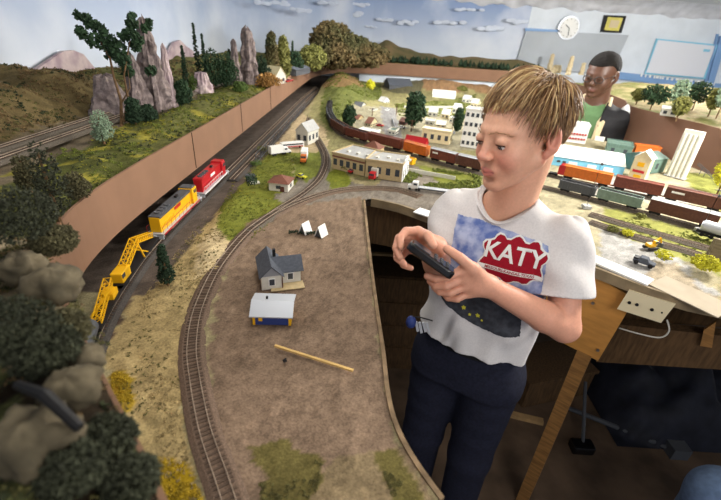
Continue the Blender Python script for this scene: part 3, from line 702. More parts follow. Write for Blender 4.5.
# ------- vehicles
def wheel_set(root, xs, w, r=.005):
    for x in xs:
        for s in (-1, 1): MB().tube([(x, s*w-.002, r), (x, s*w+.002, r)], r, 12).build('wheel', K['black'], root)
def head(a, b): return math.atan2(b.y-a.y, b.x-a.x)
def vehicle(kind, label, pa_, pb_, body, box=None, group=None, z=LZ, L=None):
    a = at(*pa_, z); b = at(*pb_, z); c = (a+b)/2; rz = head(a, b); L = L or (b-a).length; hl = L/2
    root = empty({'car': 'car', 'truck': 'box_truck', 'semi': 'semi_truck', 'bus': 'bus', 'flat': 'semi_truck'}[kind], label, {'car': 'model car', 'truck': 'model truck', 'semi': 'model truck', 'bus': 'model bus', 'flat': 'model truck'}[kind], (c.x, c.y, z+.001), rz, group)
    if kind == 'car':
        w = .0105; MB().yprism([(-hl, .004), (hl, .004), (hl, .009), (hl*.55, .0105), (-hl*.8, .0115), (-hl, .009)], -w, w).build('body', K[body], root, bevel=.0008)
        MB().yprism([(-hl*.7, .0105), (hl*.35, .0105), (hl*.1, .0165), (-hl*.5, .0165)], -w*.85, w*.85).build('cabin', K['window'], root, bevel=.0008)
        MB().box(-hl*.48, hl*.08, -w*.8, w*.8, .0163, .0172).build('roof', K[body], root)
        wheel_set(root, (-hl*.6, hl*.6), w, .0038)
    elif kind == 'bus':
        w = .014; MB().box(-hl, hl, -w, w, .006, .030).build('body', K[body], root, bevel=.002)
        for s in (-1, 1): MB().box(-hl*.9, hl*.9, s*w-.0005, s*w+.0005, .017, .024).build('window', K['window'], root); 
        for s in (-1, 1): MB().box(-hl*.9, hl*.9, s*w-.0006, s*w+.0006, .008, .013).build('stripe', K['red'], root)
        MB().box(-hl*.8, hl*.8, -w*.7, w*.7, .030, .0315).build('roof', K['white'], root); wheel_set(root, (-hl*.6, hl*.6), w-.001)
    else:
        w = .0135; cabL = .026 if kind == 'truck' else .04
        cb = MB(); cb.yprism([(hl-cabL, .007), (hl, .007), (hl, .017) if kind != 'truck' else (hl, .02), (hl-cabL*.35, .019) if kind != 'truck' else (hl-.002, .03), (hl-cabL*.45, .033), (hl-cabL, .034)], -w*.92, w*.92); cb.build('cab', K[body], root, bevel=.001)
        MB().box(hl-cabL*.44, hl-cabL*.36 if kind != 'truck' else hl+.0003, -w*.8, w*.8, .021, .029).build('windscreen', K['window'], root)
        for s in (-1, 1): MB().box(hl-cabL*.9, hl-cabL*.55, s*w*.92-.0005, s*w*.92+.0005, .021, .029).build('side_window', K['window'], root)
        MB().box(-hl, hl-cabL*.3, -.006, .006, .005, .009).build('chassis', K['black'], root)
        if kind == 'flat':
            MB().box(-hl, hl-cabL-.004, -w, w, .011, .014).build('flatbed', K['lgrey'], root); MB().tube([(hl-cabL-.002, .009, .01), (hl-cabL-.002, .009, .042)], .0012, 6).build('exhaust_pipe', K['silver'], root)
        else: MB().box(-hl, hl-cabL-.003, -w-.001, w+.001, .010, .044).build('cargo_box', K[box], root, bevel=.001)
        if kind == 'truck': wheel_set(root, (-hl*.6, hl-.012), w-.002)
        else: wheel_set(root, (-hl+.012, -hl+.023, hl-cabL-.006, hl-cabL+.005, hl-.009), w-.002)
    return root
vehicle('truck', 'small box truck with a red cab and white box by the depot wall', (379, 175), (368, 183), 'red', 'offwhite', L=.062)
vehicle('car', 'small dark red car parked in front of the depot', (347, 174), (358, 171), 'red', L=.045)
vehicle('flat', 'silver semi truck with an empty flatbed on the grey road', (448, 194), (410, 189), 'white', L=.17)
vehicle('semi', 'white box truck by the left of the small white house', (270, 156), (290, 153), 'white', 'white', L=.11)
vehicle('bus', 'white and red bus beside the white box truck', (280, 149), (304, 147), 'white', L=.12)
vehicle('semi', 'white truck with an orange red cab heading down the lane', (306, 153), (302, 168), 'orange', 'white', L=.12)
vehicle('car', 'yellow green car behind the brown roofed shed', (297, 177), (306, 179), 'leaf_yellow', L=.045)
for i, (a, b, m, lab) in enumerate([((398, 128), (405, 129), 'white', 'white car on the far street beside the tall round tree'), ((356, 118), (364, 120), 'blue', 'blue car inside the curve of the train'), ((376, 126), (384, 127), 'red', 'tiny red car on the far street left of the tree'), ((338, 115), (348, 112), 'sky_blue', 'bright blue tank truck beside the far hill'), ((384, 112), (390, 110), 'white', 'tiny white car at the top of the far street')]):
    vehicle('car', lab, a, b, m, L=.05)

# ------- buildings
def building(name, label, a, b, depth, top, wall, roof='flat', rm='roof_grey', win=(4, 1), wm='window', cat='model building', z=LZ, rh=.02, group=None, door=None, wz=(.3, .7)):
    A = at(*a, z); B = at(*b, z); rz = head(A, B); L = (B-A).length; h = zat(A, top)-z
    root = empty(name, label, cat, (A.x, A.y, z-.001), rz, group)
    MB().box(0, L, 0, depth, 0, h).build('wall', K[wall], root)
    if roof == 'flat':
        MB().box(-.002, L+.002, -.002, depth+.002, h, h+.003).build('roof', K[rm], root)
        pr = MB(); pr.box(-.003, L+.003, -.003, .001, h, h+.008).box(-.003, L+.003, depth-.001, depth+.003, h, h+.008).box(-.003, .001, 0, depth, h, h+.008).box(L-.001, L+.003, 0, depth, h, h+.008); pr.build('parapet', K[wall], root)
    elif roof == 'gable':
        MB().gable(0, L, 0, depth, h, rh).build('roof', K[rm], root)
        MB().xprism([(0, h), (depth/2, h+rh), (depth, h)], 0, L).build('gable_wall', K[wall], root)
    elif roof == 'gabley':
        mb = MB(); mb.yprism([(-.004, h-.003), (L/2, h+rh), (L+.004, h-.003), (L+.004, h-.001), (L/2, h+rh+.002), (-.004, h-.001)], -.004, depth+.004); mb.build('roof', K[rm], root)
        MB().yprism([(0, h), (L/2, h+rh), (L, h)], 0, depth).build('gable_wall', K[wall], root)
    elif roof == 'hip':
        e = .006; r = min(L, depth)/2
        vs = [(-e, -e, h), (L+e, -e, h), (L+e, depth+e, h), (-e, depth+e, h), (L/2 if L < depth else r, depth/2, h+rh), (L/2 if L < depth else L-r, depth/2, h+rh)]
        MB().add(vs, [(0, 3, 2, 1), (0, 1, 5, 4), (1, 2, 5), (2, 3, 4, 5), (3, 0, 4)]).build('roof', K[rm], root)
    nx, nz = win
    if nx:
        for iz in range(nz):
            z0 = h*(iz+wz[0])/nz; z1 = h*(iz+wz[1])/nz
            for ix in range(nx):
                x = L*(ix+.5)/nx; ww = min(L/nx*.28, .009)
                MB().box(x-ww, x+ww, -.0012, .0005, z0, z1).build('window', K[wm], root)
            ny = max(1, round(nx*depth/L))
            for iy in range(min(ny, 6)):
                y = depth*(iy+.5)/ny; ww = min(depth/ny*.28, .009)
                for xx in (-.0005, L-.0005): MB().box(xx-.0007, xx+.0017, y-ww, y+ww, z0, z1).build('window', K[wm], root)
    if door is not None: MB().box(L*door-.008, L*door+.008, -.0016, .0005, 0, h*.62).build('door', K['brown'], root)
    return root, L, h
# depot: two wings
r1, L1, h1 = building('depot_wing', 'left wing of the tan depot with a grey roof', (332, 168), (364, 176), .17, 153, 'tan', rm='roof_grey', win=(5, 1), group=None)
for k in range(3): MB().box(.04+k*.05, .052+k*.05, .05, .07, h1+.003, h1+.010).build('roof_vent', K['offwhite'], r1)
MB().box(.0, L1, -.0014, 0, h1*.80, h1*.9).build('sign_band', K['roof_brown'], r1)
r2, L2, h2 = building('depot_building', 'right wing of the tan depot with a white stepped end wall', (365, 176.5), (401, 182), .15, 160, 'tan', rm='roof_grey', win=(4, 1), group=None)
for k in range(4): MB().box(.03+k*.045, .042+k*.045, .04+.02*(k % 2), .06+.02*(k % 2), h2+.003, h2+.009).build('roof_vent', K['offwhite'], r2)
ew = MB()
for k in range(5): ew.box(L2, L2+.003, .14*k/5, .14*(k+1)/5, 0, h2+(.006, .014, .022, .014, .006)[k])
ew.build('end_wall', K['white'], r2)
for k in range(3): MB().box(L2+.003, L2+.0038, .018+k*.042, .03+k*.042, h2*.1, h2*.65).build('end_window', K['window'], r2)
r, L, h = building('signal_tower', 'small brown tower with a hipped roof rising behind the depot', (362, 160), (377, 163), .07, 147, 'tan', 'hip', 'roof_brown', (2, 1), rh=.03)
building('freight_platform', 'yellow orange loading canopy on the depot\'s far side', (385, 158), (412, 165), .03, 154, 'yellow', 'flat', 'yellow', (0, 0))
# near left
building('farm_shed', 'small grey shed with a brown hipped roof on the green bank', (269, 190), (288, 192), .075, 182, 'offwhite', 'hip', 'roof_brown', (1, 1), rh=.022, door=.7)
r, L, h = building('cottage', 'little white gabled house with a pale roof beside the dirt lane', (296, 143), (308, 145), .12, 130, 'offwhite', 'gabley', 'roof_grey', (2, 1), rh=.04)
# peninsula farmhouse
A = at(262, 290, LZ); B = at(312, 284, LZ); rz = head(A, B); root = empty('farmhouse', 'grey farmhouse with a dark slate roof on the brown yard', 'model building', (A.x, A.y, LZ-.001), rz)
hh = .036
MB().box(0, .048, 0, .095, 0, hh).box(.048, .095, .018, .075, 0, hh).build('wall', K['offwhite'], root)
MB().yprism([(-.005, hh-.003), (.024, hh+.026), (.053, hh-.003), (.053, hh-.001), (.024, hh+.0285), (-.005, hh-.001)], -.006, .10).build('roof', K['slate'], root)
MB().gable(.030, .097, .018, .075, hh, .024, ov=.005).build('side_roof', K['slate'], root)
MB().yprism([(0, hh), (.024, hh+.025), (.048, hh)], 0, .095).xprism([(.018, hh), (.0465, hh+.022), (.075, hh)], .03, .095).build('gable_wall', K['lgrey'], root)
MB().box(.034, .041, .055, .062, hh+.012, hh+.040).build('chimney', K['black'], root)
for x, y in ((.024, 0), (.07, .018)):
    f = MB().box(x-.008, x+.008, y-.0016, y, .010, .030).build('window_frame', K['white'], root); MB().box(x-.006, x+.006, y-.0022, y-.0012, .012, .028).build('pane', K['window'], f)
MB().box(.047, .0495, -.002, 0, 0, hh).build('corner_post', K['brown'], root)
MB().box(.02, .1, -.012, .02, 0, .002).build('step', K['tan'], root)
# blue shed
A = at(253, 324, LZ); B = at(291, 325, LZ); rz = head(A, B); L = (B-A).length
root = empty('tool_shed', 'dark blue shed with yellow corners and a white metal roof', 'model building', (A.x, A.y, LZ-.001), rz)
MB().box(.003, L-.003, 0, .05, 0, .030).build('wall', K['blue'], root)
for x in (0, L-.005): MB().box(x, x+.005, -.001, .051, 0, .030).build('corner_trim', K['yellow'], root)
MB().box(.012, .02, -.0012, 0, .010, .022).build('window', K['yellow'], root)
MB().xprism([(-.008, .024), (.022, .044), (.06, .036), (.06, .038), (.022, .0465), (-.008, .0265)], -.005, L+.005).build('roof', K['silver'], root)
MB().box(.024, .028, .03, .034, .04, .050).build('vent_pipe', K['black'], root)
# two unfinished A frame roofs
for i, (a, b, lab) in enumerate([((298, 233), (305, 234), 'left white card roof panel folded like a tent on the yard'), ((314, 236), (321, 236.5), 'right white card roof panel folded like a tent on the yard')]):
    A = at(*a, LZ); r = empty('roof_kit', lab, 'model roof', (A.x, A.y, LZ), -.5)
    MB().yprism([(0, .0), (.014, .034), (.028, 0), (.0262, 0), (.014, .031), (.0018, 0)], 0, .035).build('panel', K['white'], r)
    MB().yprism([(.002, 0), (.014, .030), (.026, 0)], .003, .032).build('gable', K['dgrey'], r)
mb = MB(); A = at(290, 233, LZ)
for k in range(9): mb.leaves((A.x+k*.009, A.y-.002+.003*(k % 3), LZ+.005), (.006, .006, .005), 25, .0025)
tag(mb.build('low_shrub', K['deep_green']), 'dark low shrubs around the two white tent roofs', 'model shrub')
# wooden stick
a = at(275, 348, LZ)+Vector((0, 0, .006)); b = at(353, 373, LZ)+Vector((0, 0, .006))
tag(MB().bar(a, b, .005, .004).build('wooden_stick', K['wood']), 'long pale square wooden stick lying on the brown yard', 'stick')
a = at(285, 362, LZ); tag(MB().ball(a+Vector((0, 0, .004)), .004, 8, 6, jit=.3).build('small_rock', K['coal']), 'tiny black lump beside the wooden stick', 'rock')
# figure group: small bench cluster near the green bank
A = at(247, 182, LZ); r = empty('track_shanty', 'tiny weathered lean-to with a plank platform beside the dark track', 'model building', (A.x, A.y, LZ), .4)
MB().box(0, .03, 0, .02, 0, .022).build('wall', K['dgrey'], r); MB().box(-.003, .033, -.003, .023, .022, .025).build('roof', K['slate'], r); MB().box(.01, .045, -.03, -.004, 0, .004).build('platform', K['offwhite'], r)

# far town
building('cream_hall', 'cream arcaded hall behind the orange boxcar', (421, 141), (449, 145), .09, 129, 'cream', 'flat', 'offwhite', (4, 1))
building('white_tower_block', 'white multi storey block with rows of windows by the boy\'s face', (460, 146), (479, 149), .08, 109, 'white', 'flat', 'roof_grey', (4, 4))
building('red_shop', 'small bright red stall with a white sign behind the orange boxcar', (404, 147), (424, 151), .05, 141, 'red', 'gable', 'red', (0, 0), rh=.03)
building('white_barn', 'long low white shed below the far brown mounds', (432, 98), (455, 100), .22, 94, 'white', 'gable', 'white', (0, 0), rh=.03)
building('engine_shed', 'dark weathered shed at the back left of the town', (389, 92), (412, 93), .3, 85, 'dgrey', 'gable', 'slate', (0, 0), rh=.05)
building('blue_cottage', 'white cottage with a pale blue roof on the far green hill', (338, 90), (352, 90), .3, 83, 'offwhite', 'gable', 'sky_blue', (3, 1), rh=.06)
building('white_station', 'low white station with a porch inside the train curve', (358, 135), (375, 138), .07, 130, 'white', 'flat', 'white', (4, 1))
building('crossing_hut', 'little grey hut near the far street', (352, 112), (360, 113), .15, 107, 'offwhite', 'gable', 'dgrey', (1, 1), rh=.03)
for i, (x, y, w_, t_, m, r_) in enumerate([(428, 116, 10, 110, 'offwhite', 'white'), (441, 118, 9, 112, 'cream', 'white'), (452, 113, 8, 106, 'white', 'roof_grey'), (462, 102, 9, 97, 'offwhite', 'white'), (378, 103, 7, 99, 'white', 'roof_grey'), (365, 126, 7, 121, 'cream', 'roof_brown'), (470, 108, 8, 101, 'cream', 'white')]):
    building('town_house', ['off white house left of centre in the far town', 'cream house in the middle of the far town', 'white house behind the cream one in the far town', 'off white house at the right end of the far street', 'small white house by the top of the far street', 'cream house with a brown roof inside the train curve', 'cream house beside the boy\'s hair'][i], (x, y), (x+w_*.8, y+1), .09, t_+1.5, m, 'gable', ('roof_grey' if r_ == 'white' else r_), (2, 1), rh=.03)
for i, (x, y, w_, t_, m, r_, lab) in enumerate([(425, 124, 8, 121, 'offwhite', 'roof_grey', 'grey roofed shop below the cream house in the far town'), (436, 127, 9, 124, 'tan', 'offwhite', 'tan shop right of the tall round tree'), (449, 122, 7, 118.5, 'offwhite', 'slate', 'slate roofed house left of the narrow tree'), (352, 121, 6, 118, 'tan', 'roof_brown', 'tan cabin beside the blue tank truck'), (366, 113, 6, 110, 'offwhite', 'dgrey', 'dark roofed cabin left of the far street'), (399, 124, 6, 121, 'brown_red', 'brown', 'small brown shed left of the tall round tree'), (388, 134, 7, 130.5, 'offwhite', 'teal', 'green roofed kiosk behind the brown red boxcar'), (443, 136, 6, 132, 'green_grey', 'roof_grey', 'pale green annex behind the cream hall')]):
    building('town_shop', lab, (x, y), (x+w_, y+1), .08, t_, m, 'gable' if i % 2 else 'flat', r_, (2, 1), rh=.02)
for i, (a, b, lab) in enumerate([((392, 120), (396, 134), 'low grey fence along the right side of the far street'), ((404, 108), (455, 108), 'low pale wall across the far green field'), ((425, 132), (455, 134), 'low pale wall behind the cream hall'), ((400, 170), (455, 180), 'low fence on the green strip in front of the boxcars')]):
    A_ = at(*a, LZ); B_ = at(*b, LZ); tag(MB().bar((0, 0, .008), B_-A_+Vector((0, 0, .008)), .004, .016).build('low_fence', K['offwhite' if i % 2 else 'lgrey'], loc=A_), lab, 'model fence')
# right side buildings
building('blue_warehouse', 'sky blue warehouse with a broad white roof', (549, 164), (622, 176), .30, 155, 'sky_blue', 'gable', 'white', (0, 0), rh=.025)
A = at(549, 164, LZ); B = at(622, 176, LZ); rz = head(A, B)
ob = [o for o in bpy.data.objects if o.name.startswith('blue_warehouse')][0]; L = (B-A).length
for x in (.32, .58, .8): MB().box(L*x-.02, L*x+.02, -.0016, .0005, .002, .03).build('door', K['white'], ob)
for x in (.12, .2): MB().box(L*x-.008, L*x+.008, -.0016, .0005, .018, .028).build('window', K['window'], ob)
building('red_striped_cafe', 'white two storey cafe with red striped awnings beside the man', (562, 141), (585, 144), .12, 124, 'white', 'flat', 'white', (0, 0))
ob = [o for o in bpy.data.objects if o.name.startswith('red_striped_cafe')][0]
for zz in (.022, .05):
    for k in range(8): MB().box(.004+k*.016, .013+k*.016, -.010, 0, zz, zz+.010).build('awning', K['red'], ob)
building('green_warehouse', 'dull green flat roofed warehouse below the man', (605, 153), (630, 157), .14, 144, 'teal', 'flat', 'teal', (2, 1))
building('orange_boxcar_store', 'orange container with white lettering behind the green warehouses', (634, 154), (658, 157), .05, 146, 'orange', 'flat', 'orange', (0, 0))
building('teal_shed', 'teal gabled shed right of the yellow and white house', (645, 174), (663, 172), .13, 160, 'teal', 'gable', 'teal', (1, 1), rh=.02)
r, L, h = building('yellow_white_house', 'tall narrow white house with yellow and red signs', (627, 178), (643, 182), .07, 156, 'cream', 'gabley', 'white', (0, 0), rh=.03)
MB().box(L*.3, L*.7, -.0018, 0, h*.62, h*.8).build('sign', K['yellow'], r); MB().box(L*.15, L*.85, -.0018, 0, h*.35, h*.46).build('sign', K['red'], r); MB().box(L*.3, L*.75, -.0018, 0, h*.1, h*.25).build('sign', K['yellow'], r)
# grain elevator
A = at(682, 179, LZ); H = zat(A, 136)-LZ; r = empty('grain_elevator', 'tall ribbed white grain elevator near the yellow tree', 'model silo', (A.x, A.y, LZ), 2.2)
for k in range(4): MB().tube([(k*.020, 0, 0), (k*.020, 0, H)], .013, 18).build('silo', K['offwhite'], r)
MB().box(-.01, .07, -.009, .009, H, H+.018).build('head_house', K['offwhite'], r)
MB().box(-.014, .076, -.018, .018, 0, .004).build('foundation', K['roof_grey'], r)
A = at(700, 176, LZ); r = empty('conveyor', 'dark steel conveyor frame beside the white grain elevator', 'model conveyor', (A.x, A.y, LZ), 0)
mb = MB(); truss(mb, (-.02, .02, .055), (.05, -.02, .004), .010, 6, .001); mb.bar((0, .01, .04), (0, .01, 0), .002); mb.bar((.01, -.01, .03), (.01, -.01, 0), .002); mb.build('frame', K['dgrey'], r)

# signal masts and gantry
def mast(label, b, top, arms=1, ft=True):
    B = at(*b, LZ); H = zat(B, top)-LZ; r = empty('signal_mast', label, 'model signal mast', (B.x, B.y, LZ), 0)
    mb = MB(); truss(mb, (0, 0, .0), (0, 0, H), .007, max(6, int(H/.012)), .0008); mb.build('mast', K['lgrey'], r)
    MB().box(-.014, .014, -.014, .014, 0, .012).build('base', K['roof_grey'], r)
    for k in range(arms): MB().bar((-.02, 0, H-.008-k*.02), (.02, 0, H-.008-k*.02), .002).build('arm', K['dgrey'], r); MB().ball((0, -.006, H-.006-k*.02), .0055, 8, 6).build('lamp_head', K['dgrey'], r)
    return r
mast('grey lattice signal mast in front of the blue warehouse', (586, 208), 162, 1)
mast('grey lattice signal mast with a heavy base near the silver tank car', (700, 232), 188, 2)
mast('tall grey lattice mast beside the red shop behind the depot', (401, 160), 126, 1)
mast('thin grey pole in front of the man', (614, 140), 108, 0)
for i, (b, t_) in enumerate([((396, 115), 104), ((452, 129), 118), ((411, 132), 120), ((372, 118), 108)]):
    B = at(*b, LZ); H = zat(B, t_)-LZ; r = empty('utility_pole', ['thin utility pole at the top of the far street', 'thin utility pole beside the white tower block', 'thin utility pole below the tall round tree', 'thin utility pole inside the train curve'][i], 'model pole', (B.x, B.y, LZ), 0, None)
    MB().tube([(0, 0, 0), (0, 0, H)], .0025, 6).build('pole', K['brown'], r); MB().bar((-.02, 0, H*.92), (.02, 0, H*.92), .002).build('crossarm', K['brown'], r)

# things on the right hand deck
A = at(602, 268, LZ); B = at(646, 287, LZ); d = (B-A); rz = math.atan2(d.y, d.x)
tag(MB().box(-.14, d.length, .004, .052, 0, .006).build('foam_board', K['white'], None, loc=(A.x, A.y, LZ), rotz=rz), 'long white foam board strip lying at the deck edge beside the boy', 'board')
A = at(652, 283, LZ); tag(MB().box(0, .16, -.02, .075, 0, .0025).build('cardboard_sheet', mat('cardboard', (160, 148, 128), .8, .06, 20), None, loc=(A.x, A.y, LZ), rotz=rz-.12), 'beige cardboard sheet at the deck edge right of the foam board', 'cardboard')
C = at(424, 213, LZ); tag(MB().box(-.03, .03, -.025, .025, .0, .004).build('paper_card', K['white'], None, loc=(C.x, C.y, LZ), rotz=-.6), 'white card lying at the deck edge by the boy\'s sleeve', 'card')
def excavator(label, p_, rz, m, s=1):
    A = at(*p_, LZ); r = empty('toy_excavator', label, 'model digger', (A.x, A.y, LZ+.001), rz); r.scale = (s, s, s)
    for q in (-1, 1): MB().yprism([(-.018, 0), (.018, 0), (.022, .005), (.018, .009), (-.018, .009), (-.022, .005)], q*.011-.0035, q*.011+.0035).build('crawler_track', K['black'], r)
    MB().box(-.018, .008, -.010, .010, .010, .020).build('body', K[m], r, bevel=.001); MB().box(-.002, .009, -.010, 0, .018, .032).build('cab', K[m], r, bevel=.001)
    MB().box(.0, .0095, -.0105, .0005, .023, .030).build('cab_window', K['window'], r)
    MB().bar((.006, .004, .018), (.032, .004, .036), .005).build('boom', K[m], r); MB().bar((.032, .004, .036), (.044, .004, .014), .004).build('arm', K[m], r)
    MB().yprism([(.040, .016), (.050, .014), (.050, .004), (.042, .002)], -.002, .010).build('bucket', K['dgrey'], r)
excavator('yellow toy excavator on the grey road right of the boy', (650, 249), .3, 'yellow', .95)
excavator('smaller yellow toy digger in front of the yellow excavator', (665, 258), 1.6, 'leaf_yellow', .5)
A = at(634, 262, LZ); B = at(652, 268, LZ); r = empty('toy_tractor', 'dark navy toy car with open frame by the white foam board', 'model car', (*((A+B)/2)[:2], LZ+.001), head(A, B))
MB().yprism([(-.028, .006), (.028, .006), (.028, .013), (.012, .015), (.006, .024), (-.012, .024), (-.016, .015), (-.028, .014)], -.012, .012).build('body', K['slate'], r, bevel=.0015)
for s in (-1, 1): MB().box(-.010, .005, s*.012-.0005, s*.012+.0005, .016, .022).build('window', K['window'], r)
MB().box(-.028, -.012, -.010, .010, .014, .019).build('load_bed', K['black'], r); wheel_set(r, (-.018, .018), .012, .0065)
# upright board stack at the right edge
A = at(722, 262, LZ); r = empty('board_stack', 'upright weathered wooden boards stacked at the right edge of the deck', 'boards', (A.x-.01, A.y-.03, LZ), 1.0)
for k in range(3): MB().box(.0+k*.018, .012+k*.018, 0, .05, 0, .075-.006*k).build('board', mat('grey weathered wood', (120, 108, 86), .85, .25, 30, stretch=(1, 1, 6)), r)

# ------- trees
def tree(name, label, base, h, R, m, n=260, size=.01, z=None, trunk=True, group=None, squash=1, cat='model tree', lean=(0, 0), lobes=None, tr=.004):
    r = empty(name, label, cat, base, 0, group)
    if trunk: MB().tube([(0, 0, -.004), (lean[0]*.4, lean[1]*.4, h*.4), (lean[0], lean[1], h*.8)], [tr, tr*.8, tr*.4], 7).build('trunk', K['bark'], r)
    mb = MB()
    lobes = lobes or [(0, 0, .62, 1, .38)]
    for lx, ly, lz, sr, sh in lobes: mb.leaves((lean[0]*lz+lx*R, lean[1]*lz+ly*R, h*lz), (R*sr, R*sr, h*sh), int(n/len(lobes)), size)
    tag(mb.build('foliage', K[m], r), kind='stuff'); return r
def ptree(name, label, b, top, wpx, m, zb=None, plane=LZ, **kw):
    B = at(*b, plane); h = zat(B, top)-plane; dep = (B-CAMP).dot(fw); R = wpx/2*dep/FPX
    return tree(name, label, Vector((B.x, B.y, plane-.002)), h, R, m, **kw)
ptree('round_tree', 'tall round dark green tree in the middle of the far town', (413, 128), 91, 20, 'leaf_dark', n=700, size=.016, lobes=[(0, 0, .75, .9, .25), (.1, 0, .45, 1, .28), (-.2, 0, .3, .7, .2)])
ptree('round_tree', 'narrow dark green tree left of the white tower block', (457, 131), 107, 9, 'leaf_dark', n=350, size=.013, lobes=[(0, 0, .5, 1, .5)])
ptree('round_tree', 'dark green tree beside the blue tank truck', (349, 127), 104, 13, 'leaf_dark', n=400, size=.014, lobes=[(0, 0, .5, 1, .5)])
ptree('round_tree', 'small yellow green tree near the white barn', (461, 96), 86, 10, 'leaf_olive', n=250, size=.02)
ptree('round_tree', 'small yellow tree on the far green hill', (370, 92), 80, 8, 'leaf_yellow', n=200, size=.018)
ptree('small_pine', 'small dark pine on the tan bank beside the yellow locomotive', (168, 284), 243, 17, 'deep_green', n=700, size=.0042, lobes=[(0, 0, .8, .5, .2), (0, 0, .5, .8, .25), (0, 0, .25, 1, .2)])
ptree('yellow_tree', 'bright yellow green tree at the right edge behind the silo', (716, 196), 155, 22, 'leaf_yellow', n=500, size=.007)
ptree('yellow_bush', 'yellow bush beside the excavator on the right', (702, 272), 256, 28, 'leaf_yellow', n=450, size=.0045, trunk=False, cat='model shrub')
for i, (b, t_, w_, m) in enumerate([((661, 262), 250, 16, 'leaf_yellow'), ((640, 218), 213, 9, 'leaf_olive'), ((612, 232), 226, 12, 'leaf_olive'), ((626, 236), 230, 12, 'leaf_yellow'), ((262, 152), 146, 10, 'leaf_olive'), ((256, 166), 160, 12, 'leaf'), ((346, 170), 164, 12, 'leaf'), ((252, 190), 172, 12, 'leaf_dark')]):
    ptree('low_bush', ['yellow tuft under the yellow excavator', 'olive tuft between the yard tracks below the gondola', 'olive tuft near the boy\'s sleeve', 'yellow tuft near the boy\'s sleeve', 'olive tuft behind the white truck', 'green tuft on the bank left of the lane', 'green tuft in front of the depot', 'dark bush beside the lean-to'][i], b, t_, w_, m, n=160, size=.004, trunk=False, cat='model shrub')
